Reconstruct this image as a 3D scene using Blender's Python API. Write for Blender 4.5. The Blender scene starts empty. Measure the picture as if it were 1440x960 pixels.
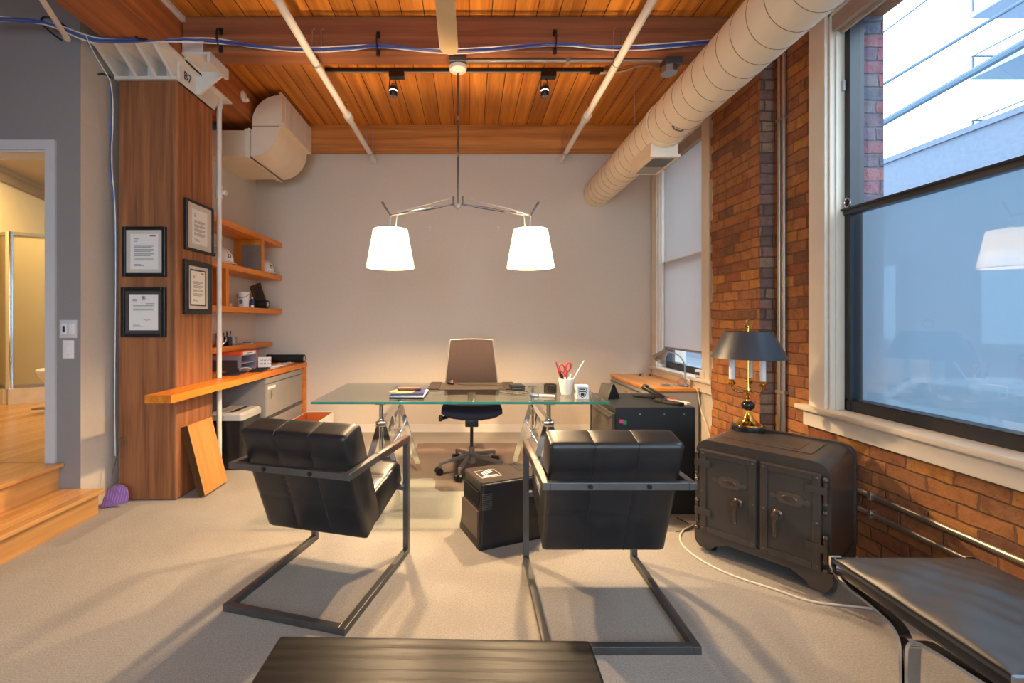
import bpy, bmesh, math, random
from mathutils import Vector, Matrix, Euler
PI = math.pi
rnd = random.Random(7)
SC = bpy.context.scene
COL = SC.collection
F = 625.0            # focal length in pixels of the 1440-wide frame
CAMZ = 1.28
def at(px, py, Y):
    return Vector(((px - 660) * Y / F, Y, CAMZ - (py - 450) * Y / F))

# ---------------------------------------------------------------- materials
def s2l(c):
    c = c / 255.0
    return c / 12.92 if c <= 0.04045 else ((c + 0.055) / 1.055) ** 2.4
def rgb(r, g, b):
    return (s2l(r), s2l(g), s2l(b), 1.0)
class NT:
    def __init__(self, name):
        self.m = bpy.data.materials.new(name); self.m.use_nodes = True
        self.t = self.m.node_tree; self.n = self.t.nodes; self.n.clear()
        self.out = self.n.new('ShaderNodeOutputMaterial')
    def add(self, typ, **kw):
        nd = self.n.new(typ)
        for k, v in kw.items():
            if k.startswith('i_'):
                key = k[2:]
                key = int(key) if key.isdigit() else key.replace('__', ' ')
                nd.inputs[key].default_value = v
            else: setattr(nd, k, v)
        return nd
    def lk(self, a, ao, b, bi):
        self.t.links.new(a.outputs[ao], b.inputs[bi])
    def ramp(self, stops, interp='LINEAR'):
        r = self.n.new('ShaderNodeValToRGB'); cr = r.color_ramp; cr.interpolation = interp
        while len(cr.elements) > len(stops): cr.elements.remove(cr.elements[-1])
        while len(cr.elements) < len(stops): cr.elements.new(0.5)
        for e, (p, c) in zip(cr.elements, stops): e.position = p; e.color = c
        return r
    def math(self, op, a=None, b=None):
        m = self.n.new('ShaderNodeMath'); m.operation = op
        for i, v in enumerate((a, b)):
            if v is None: continue
            if isinstance(v, (int, float)): m.inputs[i].default_value = v
            else: self.t.links.new(v, m.inputs[i])
        return m.outputs[0]
    def mix(self, typ, fac, a, b):
        m = self.n.new('ShaderNodeMix'); m.data_type = 'RGBA'; m.blend_type = typ
        for sock, v in ((m.inputs[0], fac), (m.inputs[6], a), (m.inputs[7], b)):
            if isinstance(v, (int, float, tuple)): sock.default_value = v
            else: self.t.links.new(v, sock)
        return m.outputs[2]
    def bsdf(self, color, rough=0.5, metal=0.0, spec=0.5, **kw):
        p = self.n.new('ShaderNodeBsdfPrincipled')
        if isinstance(color, tuple): p.inputs['Base Color'].default_value = color
        else: self.t.links.new(color, p.inputs['Base Color'])
        if isinstance(rough, (int, float)): p.inputs['Roughness'].default_value = rough
        else: self.t.links.new(rough, p.inputs['Roughness'])
        p.inputs['Metallic'].default_value = metal
        p.inputs['Specular IOR Level'].default_value = spec
        for k, v in kw.items(): p.inputs[k.replace('__', ' ')].default_value = v
        self.t.links.new(p.outputs[0], self.out.inputs[0])
        return p
    def bump(self, p, h, strength=0.3, dist=0.01):
        b = self.n.new('ShaderNodeBump'); b.inputs['Strength'].default_value = strength
        b.inputs['Distance'].default_value = dist
        self.t.links.new(h, b.inputs['Height']); self.t.links.new(b.outputs[0], p.inputs['Normal'])
    def coord(self, scale=(1, 1, 1), rot=(0, 0, 0)):
        tc = self.n.new('ShaderNodeTexCoord'); mp = self.n.new('ShaderNodeMapping')
        mp.inputs['Scale'].default_value = scale; mp.inputs['Rotation'].default_value = rot
        self.t.links.new(tc.outputs['Object'], mp.inputs[0]); return mp.outputs[0]
    def noise(self, vec, scale=5, detail=4, rough=0.5, dist=0.0):
        n = self.n.new('ShaderNodeTexNoise')
        n.inputs['Scale'].default_value = scale; n.inputs['Detail'].default_value = detail
        n.inputs['Roughness'].default_value = rough; n.inputs['Distortion'].default_value = dist
        if vec is not None: self.t.links.new(vec, n.inputs['Vector'])
        return n.outputs[0]

def plain(name, c, rough=0.5, metal=0.0, spec=0.5, bump=0.0, bscale=60, var=0.08, **kw):
    t = NT(name); v = t.coord()
    n = t.noise(v, bscale * 0.15, 3)
    c2 = tuple(min(1, x * (1 - var)) for x in c[:3]) + (1,)
    c3 = tuple(min(1, x * (1 + var)) for x in c[:3]) + (1,)
    r = t.ramp([(0.3, c2), (0.7, c3)]); t.t.links.new(n, r.inputs[0])
    p = t.bsdf(r.outputs[0], rough, metal, spec, **kw)
    if bump: t.bump(p, t.noise(v, bscale, 4), bump, 0.004)
    return t.m
def wood(name, dark, light, axis=1, scale=1.0, rough=0.45, fine=1.0, planks=None, bump=0.15, spec=0.4, contrast=(0.30, 0.66), gap=None):
    """grain running along axis; planks=(axis, width) splits it into boards"""
    t = NT(name)
    sc = [14 * scale] * 3; sc[axis] = 0.8 * scale
    tc = t.n.new('ShaderNodeTexCoord'); obj = tc.outputs['Object']
    vec = obj; pid = None
    if planks:
        pa, pw = planks
        sp = t.n.new('ShaderNodeSeparateXYZ'); t.t.links.new(obj, sp.inputs[0])
        q = t.math('DIVIDE', sp.outputs[pa], pw); fl = t.math('FLOOR', q); fr = t.math('FRACT', q)
        wn = t.n.new('ShaderNodeTexWhiteNoise'); wn.noise_dimensions = '1D'; t.t.links.new(fl, wn.inputs['W'])
        off = t.n.new('ShaderNodeVectorMath'); off.operation = 'MULTIPLY_ADD'
        t.t.links.new(wn.outputs['Color'], off.inputs[0]); off.inputs[1].default_value = (7, 7, 7)
        t.t.links.new(obj, off.inputs[2]); vec = off.outputs[0]; pid = wn.outputs['Value']
    mp = t.n.new('ShaderNodeMapping'); mp.inputs['Scale'].default_value = sc; t.t.links.new(vec, mp.inputs[0])
    v = mp.outputs[0]
    g1 = t.noise(v, 1.0, 5, 0.6, 0.6)
    sc2 = [90 * scale * fine] * 3; sc2[axis] = 2.5 * scale
    mp2 = t.n.new('ShaderNodeMapping'); mp2.inputs['Scale'].default_value = sc2; t.t.links.new(vec, mp2.inputs[0])
    g2 = t.noise(mp2.outputs[0], 1.0, 3, 0.6, 0.2)
    w = t.n.new('ShaderNodeTexWave'); w.wave_type = 'RINGS'; w.rings_direction = 'XYZ'[axis]
    sw = [3.0 * scale] * 3; sw[axis] = 0.25 * scale
    mp3 = t.n.new('ShaderNodeMapping'); mp3.inputs['Scale'].default_value = sw; t.t.links.new(vec, mp3.inputs[0])
    t.t.links.new(mp3.outputs[0], w.inputs['Vector'])
    w.inputs['Scale'].default_value = 1.6; w.inputs['Distortion'].default_value = 9.0; w.inputs['Detail'].default_value = 3
    f = t.math('ADD', t.math('MULTIPLY', g1, 0.48), t.math('ADD', t.math('MULTIPLY', g2, 0.40), t.math('MULTIPLY', w.outputs[1], 0.12)))
    r = t.ramp([(contrast[0], dark), (contrast[1], light)]); t.t.links.new(f, r.inputs[0])
    col = r.outputs[0]
    h = f
    if planks:
        pr = t.ramp([(0.0, (0.84, 0.82, 0.80, 1)), (1.0, (1.08, 1.07, 1.06, 1))]); t.t.links.new(pid, pr.inputs[0])
        col = t.mix('MULTIPLY', 1.0, col, pr.outputs[0])
        g = gap or 0.02
        e = t.math('MINIMUM', fr, t.math('SUBTRACT', 1.0, fr))
        gm = t.math('LESS_THAN', e, g)
        col = t.mix('MIX', gm, col, tuple(x * 0.12 for x in dark[:3]) + (1,))
        h = t.math('SUBTRACT', f, t.math('MULTIPLY', gm, 2.0))
    p = t.bsdf(col, rough, 0, spec)
    t.bump(p, h, bump, 0.004)
    return t.m
def emit(name, c, s):
    t = NT(name); e = t.add('ShaderNodeEmission'); e.inputs[0].default_value = c; e.inputs[1].default_value = s
    t.lk(e, 0, t.out, 0); return t.m
def two_sided_fresnel(t, ior):
    g = t.add('ShaderNodeNewGeometry'); fr = t.add('ShaderNodeFresnel')
    i = t.math('ADD', ior, t.math('MULTIPLY', g.outputs['Backfacing'], 1 / ior - ior))
    t.t.links.new(i, fr.inputs[0]); return fr
def pane_glass(name, tint=(1, 1, 1, 1), rough=0.0, boost=1.0):
    t = NT(name)
    tr = t.add('ShaderNodeBsdfTransparent'); tr.inputs[0].default_value = tint
    gl = t.add('ShaderNodeBsdfGlossy'); gl.inputs['Roughness'].default_value = rough
    fr = two_sided_fresnel(t, 1.5)
    f2 = t.math('MULTIPLY', fr.outputs[0], boost)
    mx = t.add('ShaderNodeMixShader'); t.t.links.new(f2, mx.inputs[0])
    t.lk(tr, 0, mx, 1); t.lk(gl, 0, mx, 2); t.lk(mx, 0, t.out, 0); return t.m
def haze(name, c, transp, transl=0.5):
    """thin woven or frosted sheet: part clear, part diffuse/translucent"""
    t = NT(name)
    tr = t.add('ShaderNodeBsdfTransparent')
    df = t.add('ShaderNodeBsdfDiffuse'); df.inputs[0].default_value = c
    tl = t.add('ShaderNodeBsdfTranslucent'); tl.inputs[0].default_value = c
    m1 = t.add('ShaderNodeMixShader'); m1.inputs[0].default_value = transl; t.lk(df, 0, m1, 1); t.lk(tl, 0, m1, 2)
    m2 = t.add('ShaderNodeMixShader'); m2.inputs[0].default_value = 1 - transp
    t.lk(tr, 0, m2, 1); t.lk(m1, 0, m2, 2); t.lk(m2, 0, t.out, 0); return t.m
def brick(name, tones, mortar, bw=0.205, bh=0.072, ms=0.006, dirt=1.0):
    t = NT(name)
    tc = t.n.new('ShaderNodeTexCoord'); obj = tc.outputs['Object']
    nz = t.n.new('ShaderNodeTexNoise'); nz.inputs['Scale'].default_value = 7; nz.inputs['Detail'].default_value = 4
    t.t.links.new(obj, nz.inputs['Vector'])
    off = t.n.new('ShaderNodeVectorMath'); off.operation = 'MULTIPLY_ADD'
    t.t.links.new(nz.outputs['Color'], off.inputs[0]); off.inputs[1].default_value = (0.03, 0.03, 0.028); t.t.links.new(obj, off.inputs[2])
    sp = t.n.new('ShaderNodeSeparateXYZ'); t.t.links.new(off.outputs[0], sp.inputs[0])
    u = t.math('DIVIDE', t.math('ADD', sp.outputs[0], sp.outputs[1]), bw); v = t.math('DIVIDE', sp.outputs[2], bh)
    row = t.math('FLOOR', v); wn0 = t.n.new('ShaderNodeTexWhiteNoise'); wn0.noise_dimensions = '1D'; t.t.links.new(row, wn0.inputs['W'])
    u2 = t.math('ADD', u, t.math('ADD', t.math('MULTIPLY', t.math('MODULO', row, 2.0), 0.5), t.math('MULTIPLY', wn0.outputs['Value'], 0.3)))
    col_ = t.math('FLOOR', u2); fu = t.math('FRACT', u2); fv = t.math('FRACT', v)
    cb = t.n.new('ShaderNodeCombineXYZ'); t.t.links.new(col_, cb.inputs[0]); t.t.links.new(row, cb.inputs[1])
    wn = t.n.new('ShaderNodeTexWhiteNoise'); wn.noise_dimensions = '2D'; t.t.links.new(cb.outputs[0], wn.inputs['Vector'])
    n = len(tones); rp = t.ramp([(k / n, c) for k, c in enumerate(tones)], 'CONSTANT'); t.t.links.new(wn.outputs['Value'], rp.inputs[0])
    eu = t.math('MULTIPLY', t.math('MINIMUM', fu, t.math('SUBTRACT', 1.0, fu)), bw); ev = t.math('MULTIPLY', t.math('MINIMUM', fv, t.math('SUBTRACT', 1.0, fv)), bh)
    e = t.math('MINIMUM', eu, ev)
    mr = t.n.new('ShaderNodeMapRange'); mr.interpolation_type = 'SMOOTHSTEP'; t.t.links.new(e, mr.inputs[0])
    mr.inputs[1].default_value = ms * 0.35; mr.inputs[2].default_value = ms * 1.3
    n2 = t.noise(obj, 16, 6, 0.65); n3 = t.noise(obj, 60, 4, 0.7)
    r = t.ramp([(0.28, (0.62, 0.58, 0.56, 1)), (0.5, (0.96, 0.94, 0.92, 1)), (0.74, (1.14, 1.1, 1.02, 1))]); t.t.links.new(n2, r.inputs[0])
    pit = t.ramp([(0.30, (0.45, 0.42, 0.4, 1)), (0.40, (1, 1, 1, 1))]); t.t.links.new(n3, pit.inputs[0])
    body = t.mix('MULTIPLY', 1.0, t.mix('MULTIPLY', 1.0, rp.outputs[0], r.outputs[0]), pit.outputs[0])
    colr = t.mix('MIX', mr.outputs[0], mortar, body)
    p = t.bsdf(colr, 0.88, 0, 0.2)
    h = t.math('ADD', t.math('MULTIPLY', mr.outputs[0], 0.8), t.math('ADD', t.math('MULTIPLY', n3, 0.6), n2))
    t.bump(p, h, 0.8, 0.012)
    return t.m

M = {}
M['wall'] = plain('wall_paint', rgb(206, 194, 178), 0.8, var=0.02, bump=0.05, bscale=200, spec=0.25)
M['wall_grey'] = plain('grey_wall_paint', rgb(146, 140, 138), 0.8, var=0.02, bump=0.05, bscale=200, spec=0.25)  # wall paint darkened: shade of the doorway side put into the colour
M['trim'] = plain('cream_trim_paint', rgb(226, 214, 196), 0.5, var=0.03, spec=0.4)
M['door_trim'] = plain('door_trim_paint', rgb(205, 203, 202), 0.5, var=0.02)
M['base'] = plain('baseboard_paint', rgb(222, 214, 204), 0.5, var=0.02)
def carpet_mat():
    t = NT('loop_pile_carpet'); v = t.coord()
    n1 = t.noise(v, 150, 3, 0.75); n2 = t.noise(v, 2.2, 4, 0.5)
    w = t.n.new('ShaderNodeTexWave'); w.bands_direction = 'Y'; w.inputs['Scale'].default_value = 70; w.inputs['Distortion'].default_value = 3.0
    w.inputs['Detail'].default_value = 2; t.t.links.new(v, w.inputs['Vector'])
    f = t.math('ADD', t.math('MULTIPLY', n1, 0.7), t.math('MULTIPLY', w.outputs[1], 0.12))
    r = t.ramp([(0.25, rgb(144, 138, 131)), (0.7, rgb(200, 194, 186))]); t.t.links.new(f, r.inputs[0])
    r2 = t.ramp([(0.3, (0.88, 0.87, 0.86, 1)), (0.7, (1.03, 1.03, 1.03, 1))]); t.t.links.new(n2, r2.inputs[0])
    p = t.bsdf(t.mix('MULTIPLY', 1.0, r.outputs[0], r2.outputs[0]), 0.95, 0, 0.1)
    t.bump(p, f, 0.8, 0.006); return t.m
M['carpet'] = carpet_mat()
M['plank'] = wood('ceiling_planks', rgb(166, 90, 24), rgb(228, 148, 58), axis=1, planks=(0, 0.158), gap=0.022, rough=0.5, bump=0.3)
M['beam'] = wood('fir_beam', rgb(158, 94, 42), rgb(218, 146, 72), axis=0, scale=0.8, rough=0.55, bump=0.3)
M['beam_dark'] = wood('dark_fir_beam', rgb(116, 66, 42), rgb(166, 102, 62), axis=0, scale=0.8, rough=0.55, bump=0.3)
M['beam_y'] = wood('fir_girder', rgb(136, 76, 42), rgb(196, 118, 62), axis=1, scale=0.8, rough=0.55, bump=0.3)
M['column'] = wood('fir_column', rgb(106, 64, 38), rgb(178, 116, 72), axis=2, scale=1.0, rough=0.6, bump=0.4, contrast=(0.3, 0.7))
M['shelf'] = wood('oiled_fir_shelf', rgb(190, 98, 22), rgb(236, 146, 48), axis=1, rough=0.4)
M['butcher'] = wood('light_wood_board', rgb(196, 132, 66), rgb(218, 156, 86), axis=2, planks=(1, 0.075), gap=0.004, rough=0.4, bump=0.05)
M['step'] = wood('maple_step', rgb(190, 134, 76), rgb(216, 164, 100), axis=1, planks=(0, 0.085), gap=0.006, rough=0.25, bump=0.05)
M['oak_top'] = wood('oak_top', rgb(206, 140, 70), rgb(232, 178, 112), axis=1, rough=0.4)
M['oak_edge'] = wood('oak_edge', rgb(200, 120, 36), rgb(228, 150, 60), axis=1, rough=0.4)
def ebony_mat():
    t = NT('black_stained_oak'); v = t.coord((0.9, 5.5, 5.5))
    w = t.n.new('ShaderNodeTexWave'); w.wave_type = 'BANDS'; w.bands_direction = 'Y'; t.t.links.new(v, w.inputs['Vector'])
    w.inputs['Scale'].default_value = 1.5; w.inputs['Distortion'].default_value = 14.0; w.inputs['Detail'].default_value = 2.5; w.inputs['Detail Scale'].default_value = 0.55
    v2 = t.coord((5, 160, 160)); g = t.noise(v2, 1.0, 3, 0.6)
    f = t.math('ADD', t.math('MULTIPLY', w.outputs[1], 0.5), t.math('MULTIPLY', g, 0.5))
    r = t.ramp([(0.2, rgb(12, 12, 13)), (0.8, rgb(34, 32, 33))]); t.t.links.new(f, r.inputs[0])
    p = t.bsdf(r.outputs[0], 0.42, 0, 0.35); t.bump(p, f, 0.35, 0.005); return t.m
M['ebony'] = ebony_mat()
M['brick'] = brick('old_common_brick', [rgb(174, 118, 74), rgb(146, 98, 68), rgb(164, 108, 68), rgb(182, 126, 70), rgb(128, 90, 68), rgb(168, 112, 74), rgb(150, 94, 66), rgb(160, 110, 74)], rgb(128, 92, 66), ms=0.005)
M['brick_grey'] = brick('weathered_brick', [rgb(150, 120, 106), rgb(124, 102, 94), rgb(140, 112, 104), rgb(160, 134, 112)], rgb(104, 86, 78))  # greyer brick copy; shade of the pier's camera-facing end put into the colour
M['brick_out'] = brick('outside_brick', [rgb(104, 92, 106), rgb(130, 88, 100), rgb(92, 96, 110), rgb(112, 104, 112), rgb(138, 94, 100)], rgb(86, 86, 96), bw=0.21, bh=0.078)
M['duct'] = plain('painted_duct', rgb(236, 216, 188), 0.45, var=0.02, spec=0.4)
M['white_metal'] = plain('white_painted_metal', rgb(228, 220, 210), 0.45, var=0.03)
M['fan'] = plain('fan_beige', rgb(192, 164, 124), 0.5, var=0.02)
M['cast'] = plain('white_painted_cast_iron', rgb(226, 218, 208), 0.55, var=0.04, bump=0.15, bscale=90)
M['duct_seam'] = plain('dark_seam', rgb(136, 108, 80), 0.7)
def leather(name, c, c2, rough=0.3, spec=0.6, coat=0.0):
    t = NT(name); v = t.coord()
    n = t.noise(v, 7, 5, 0.6); r = t.ramp([(0.3, c), (0.75, c2)]); t.t.links.new(n, r.inputs[0])
    rr = t.ramp([(0.3, (rough - 0.03,) * 3 + (1,)), (0.7, (rough + 0.10,) * 3 + (1,))]); t.t.links.new(n, rr.inputs[0])
    p = t.bsdf(r.outputs[0], rr.outputs[0], 0, spec)
    if coat: p.inputs['Coat Weight'].default_value = coat; p.inputs['Coat Roughness'].default_value = 0.42
    t.bump(p, t.noise(v, 16, 4, 0.5), 0.12, 0.006); return t.m
M['leather'] = leather('black_leather', rgb(20, 20, 23), rgb(38, 37, 39), 0.325)
M['leather_soft'] = leather('black_bench_leather', rgb(30, 31, 35), rgb(48, 49, 54), 0.5, 1.0, 0.7)
M['steel_dark'] = plain('gunmetal_bar', rgb(104, 104, 104), 0.38, 0.75, var=0.15)
M['armpad'] = plain('brown_leather_sleeve', rgb(70, 48, 44), 0.45, var=0.2)
M['chrome'] = plain('chrome', rgb(232, 232, 232), 0.07, 1.0, var=0.01)
M['satin'] = plain('satin_aluminium', rgb(176, 176, 178), 0.3, 0.9, var=0.03)
M['arm_metal'] = plain('dark_satin_metal', rgb(120, 116, 114), 0.25, 0.9, var=0.03)
M['brass'] = plain('polished_brass', rgb(236, 188, 96), 0.12, 1.0, var=0.03)
M['black'] = plain('black_plastic', rgb(24, 24, 26), 0.35, var=0.15)
M['black_matte'] = plain('matte_black', rgb(22, 21, 22), 0.7, var=0.15)
M['cab_black'] = plain('black_cabinet_paint', rgb(27, 31, 36), 0.45, var=0.1, bump=0.05)
M['cab_grey'] = plain('grey_cabinet_paint', rgb(150, 145, 140), 0.45, var=0.03)
M['safe'] = plain('aged_grey_safe_paint', rgb(76, 70, 66), 0.33, 0.35, var=0.14, bump=0.06, bscale=40)
M['safe_plate'] = plain('safe_plate_metal', rgb(96, 88, 82), 0.3, 0.5, var=0.1)
M['safe_dark'] = plain('aged_steel_fittings', rgb(96, 84, 74), 0.3, 0.7, var=0.15)
M['winframe'] = plain('black_window_frame', rgb(42, 42, 46), 0.4)
M['white'] = plain('white_plastic', rgb(236, 232, 226), 0.4, var=0.02)
M['paper'] = plain('paper', rgb(238, 234, 226), 0.8, var=0.02)
M['mat_board'] = plain('cream_mat_board', rgb(214, 202, 188), 0.8, var=0.02)
M['ink'] = plain('grey_ink', rgb(110, 106, 106), 0.8)
M['ink_dark'] = plain('dark_ink', rgb(42, 42, 48), 0.7)
M['red'] = plain('red_plastic', rgb(214, 48, 40), 0.4)
M['orange'] = plain('orange_card', rgb(232, 92, 40), 0.6)
M['navy'] = plain('navy_folder', rgb(52, 58, 96), 0.45)
M['blue'] = plain('blue_cable', rgb(64, 92, 160), 0.45)
M['purple'] = plain('purple_mesh', rgb(132, 96, 160), 0.6)
M['brown_leather'] = plain('brown_case', rgb(84, 58, 52), 0.45)
M['silver'] = plain('silver_plastic', rgb(186, 184, 180), 0.4, 0.2)
M['pink'] = plain('pink_sticker', rgb(236, 60, 130), 0.6)
M['green'] = plain('green_sticker', rgb(30, 150, 80), 0.6)
M['cream_cable'] = plain('cream_cable', rgb(226, 214, 196), 0.5)
M['copper_pipe'] = plain('galvanised_conduit', rgb(176, 164, 150), 0.35, 0.8, var=0.08)
M['mesh_grey'] = plain('office_mesh', rgb(56, 47, 46), 0.9, var=0.05, bump=0.1, bscale=300, spec=0.05)
M['chair_seat'] = plain('seat_fabric', rgb(58, 56, 70), 0.9, var=0.05, bump=0.1, bscale=300, spec=0.1)
M['chair_base'] = plain('grey_chair_base', rgb(128, 122, 118), 0.4, 0.3)
M['lamp_black'] = plain('black_lampshade', rgb(58, 62, 70), 0.42, 0.2, var=0.05)
M['candle'] = plain('candle_sleeve', rgb(236, 230, 228), 0.5)
M['marble'] = plain('black_marble', rgb(40, 40, 44), 0.15, var=0.5)
M['glass'] = pane_glass('window_glass')
M['frame_glass'] = pane_glass('picture_glass', boost=0.6)
M['screen'] = haze('insect_screen', rgb(158, 180, 194), 0.28, 0.6)
M['blind'] = haze('roller_blind', rgb(232, 230, 228), 0.0, 0.42)
M['blind_box'] = plain('blind_cassette', rgb(168, 152, 140), 0.6)
def shade_mat():
    t = NT('linen_lampshade')
    df = t.add('ShaderNodeBsdfDiffuse'); df.inputs[0].default_value = rgb(250, 244, 232)
    tl = t.add('ShaderNodeBsdfTranslucent'); tl.inputs[0].default_value = rgb(250, 244, 232)
    m1 = t.add('ShaderNodeMixShader'); m1.inputs[0].default_value = 0.6; t.lk(df, 0, m1, 1); t.lk(tl, 0, m1, 2)
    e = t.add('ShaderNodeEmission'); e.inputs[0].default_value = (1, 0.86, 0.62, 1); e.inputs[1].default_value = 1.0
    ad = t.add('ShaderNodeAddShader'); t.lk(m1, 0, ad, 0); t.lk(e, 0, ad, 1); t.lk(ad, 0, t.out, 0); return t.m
M['lampshade'] = shade_mat()
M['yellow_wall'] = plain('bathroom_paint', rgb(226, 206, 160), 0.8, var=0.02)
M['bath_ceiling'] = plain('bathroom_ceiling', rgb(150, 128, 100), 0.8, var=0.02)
M['shower_glass'] = haze('obscure_shower_glass', rgb(216, 204, 166), 0.35, 0.4)
M['porcelain'] = plain('porcelain', rgb(232, 220, 200), 0.15)
M['mat_clear'] = haze('clear_vinyl_mat', rgb(150, 130, 122), 0.5, 0.0)
M['stone'] = plain('facade_stone', rgb(88, 98, 112), 0.8, var=0.1)
M['tower'] = plain('tower_concrete', rgb(140, 158, 174), 0.8, var=0.06)
M['tower_glass'] = plain('tower_glazing', rgb(140, 172, 190), 0.2)
M['road'] = plain('asphalt', rgb(96, 102, 110), 0.9)
M['cable_out'] = plain('utility_cable', rgb(70, 92, 112), 0.6)
M['car'] = plain('car_paint', rgb(150, 156, 162), 0.25)

# desk glass: green-edged sheet
def desk_glass(name, tint, dens):
    t = NT(name)
    tr = t.add('ShaderNodeBsdfTransparent'); tr.inputs[0].default_value = tint
    gl = t.add('ShaderNodeBsdfGlossy'); gl.inputs['Roughness'].default_value = 0.01
    fr = two_sided_fresnel(t, 1.45)
    mx = t.add('ShaderNodeMixShader'); t.lk(fr, 0, mx, 0); t.lk(tr, 0, mx, 1); t.lk(gl, 0, mx, 2)
    t.lk(mx, 0, t.out, 0); return t.m
M['desk_glass'] = desk_glass('desk_glass', (0.90, 0.95, 0.93, 1), 0)
M['desk_edge'] = plain('green_glass_edge', rgb(40, 150, 128), 0.1, var=0.15, spec=0.8)
M['crystal'] = pane_glass('clear_glass', (0.93, 0.93, 0.93, 1), boost=1.6)

# ---------------------------------------------------------------- mesh building
class MB:
    def __init__(self): self.b = bmesh.new()
    def _xf(self, vs, rot=None, loc=None):
        m = Matrix.Identity(4)
        if rot is not None: m = (rot if isinstance(rot, Matrix) else Euler(rot).to_matrix()).to_4x4()
        if loc is not None: m = Matrix.Translation(loc) @ m
        bmesh.ops.transform(self.b, matrix=m, verts=vs)
    def box(self, c, s, rot=None, bev=0.0, seg=2):
        r = bmesh.ops.create_cube(self.b, size=1.0); vs = r['verts']
        bmesh.ops.scale(self.b, vec=s, verts=vs)
        if bev > 0:
            es = list({e for v in vs for e in v.link_edges})
            q = bmesh.ops.bevel(self.b, geom=es, offset=min(bev, min(s) * 0.49), segments=seg, profile=0.5, affect='EDGES')
            vs = list({v for f in q['faces'] for v in f.verts} | {v for v in vs if v.is_valid})
            st = list(vs); seen = set(vs)
            while st:
                v = st.pop()
                for e in v.link_edges:
                    o = e.other_vert(v)
                    if o not in seen: seen.add(o); st.append(o)
            vs = list(seen)
        self._xf(vs, rot, c); return self
    def span(self, a, b, bev=0.0, seg=2):
        a, b = Vector(a), Vector(b)
        return self.box((a + b) / 2, [max(abs(b[i] - a[i]), 1e-5) for i in range(3)], bev=bev, seg=seg)
    def cyl(self, p0, p1, r, r2=None, seg=20, cap=True):
        p0, p1 = Vector(p0), Vector(p1); d = p1 - p0
        q = bmesh.ops.create_cone(self.b, cap_ends=cap, segments=seg, radius1=r, radius2=r if r2 is None else r2, depth=d.length)
        self._xf(q['verts'], d.to_track_quat('Z', 'Y').to_matrix(), (p0 + p1) / 2); return self
    def bar(self, p0, p1, w, h, up=(0, 0, 1), bev=0.0):
        """rectangular bar between two points; w across, h along up"""
        p0, p1 = Vector(p0), Vector(p1); d = (p1 - p0); L = d.length; d.normalize()
        u = Vector(up); u = (u - d * u.dot(d)).normalized(); x = u.cross(d)
        m = Matrix((( x.x, d.x, u.x), (x.y, d.y, u.y), (x.z, d.z, u.z)))
        return self.box((p0 + p1) / 2, (w, L, h), rot=m, bev=bev)
    def sphere(self, c, r, scale=(1, 1, 1), seg=20, rot=None):
        q = bmesh.ops.create_uvsphere(self.b, u_segments=seg, v_segments=max(8, seg // 2), radius=r)
        bmesh.ops.scale(self.b, vec=scale, verts=q['verts']); self._xf(q['verts'], rot, c); return self
    def lathe(self, prof, loc=(0, 0, 0), seg=32, rot=None, close=False):
        rings = []; vs = []
        for r, z in prof:
            ring = [self.b.verts.new((max(r, 1e-4) * math.cos(2 * PI * k / seg), max(r, 1e-4) * math.sin(2 * PI * k / seg), z)) for k in range(seg)]
            rings.append(ring); vs += ring
        n = len(rings)
        for i in range(n if close else n - 1):
            a, b = rings[i], rings[(i + 1) % n]
            for k in range(seg): self.b.faces.new((a[k], a[(k + 1) % seg], b[(k + 1) % seg], b[k]))
        if not close:
            if prof[0][0] > 1e-3 * 0: 
                try: self.b.faces.new(rings[0][::-1])
                except ValueError: pass
            try: self.b.faces.new(rings[-1])
            except ValueError: pass
        self._xf(vs, rot, loc); return self
    def shell(self, prof, t, loc=(0, 0, 0), seg=40, rot=None):
        """open revolved wall of thickness t (a shade, a cup without a lid)"""
        inner = [(r - t, z) for r, z in reversed(prof)]
        return self.lathe(list(prof) + inner, loc, seg, rot, close=True)
    def prism(self, poly, a0, a1, axis=0, rot=None, loc=None):
        """poly in the two other axes (in xyz order), extruded from a0 to a1 along axis"""
        def P(u, v, a):
            return (a, u, v) if axis == 0 else (u, a, v) if axis == 1 else (u, v, a)
        A = [self.b.verts.new(P(u, v, a0)) for u, v in poly]; B = [self.b.verts.new(P(u, v, a1)) for u, v in poly]
        n = len(poly)
        self.b.faces.new(A[::-1]); self.b.faces.new(B)
        for i in range(n): self.b.faces.new((A[i], A[(i + 1) % n], B[(i + 1) % n], B[i]))
        if rot is not None or loc is not None: self._xf(A + B, rot, loc)
        return self
    def tube(self, pts, r, seg=8, close=False, smooth=0):
        pts = [Vector(p) for p in pts]
        for _ in range(smooth):
            q = [pts[0]]
            for a, b in zip(pts, pts[1:]): q += [a * 0.75 + b * 0.25, a * 0.25 + b * 0.75]
            q.append(pts[-1]); pts = q
        n = len(pts); rings = []; prev = None
        for i, p in enumerate(pts):
            if close: d = pts[(i + 1) % n] - pts[i - 1]
            else: d = pts[min(i + 1, n - 1)] - pts[max(i - 1, 0)]
            d.normalize()
            if prev is None:
                u = Vector((0, 0, 1)) if abs(d.z) < 0.9 else Vector((1, 0, 0))
            else: u = prev
            u = (u - d * u.dot(d)).normalized(); prev = u; w = d.cross(u)
            rings.append([self.b.verts.new(p + (u * math.cos(2 * PI * k / seg) + w * math.sin(2 * PI * k / seg)) * r) for k in range(seg)])
        for i in range(n if close else n - 1):
            a, b = rings[i], rings[(i + 1) % n]
            for k in range(seg): self.b.faces.new((a[k], a[(k + 1) % seg], b[(k + 1) % seg], b[k]))
        if not close: self.b.faces.new(rings[0][::-1]); self.b.faces.new(rings[-1])
        return self
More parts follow.
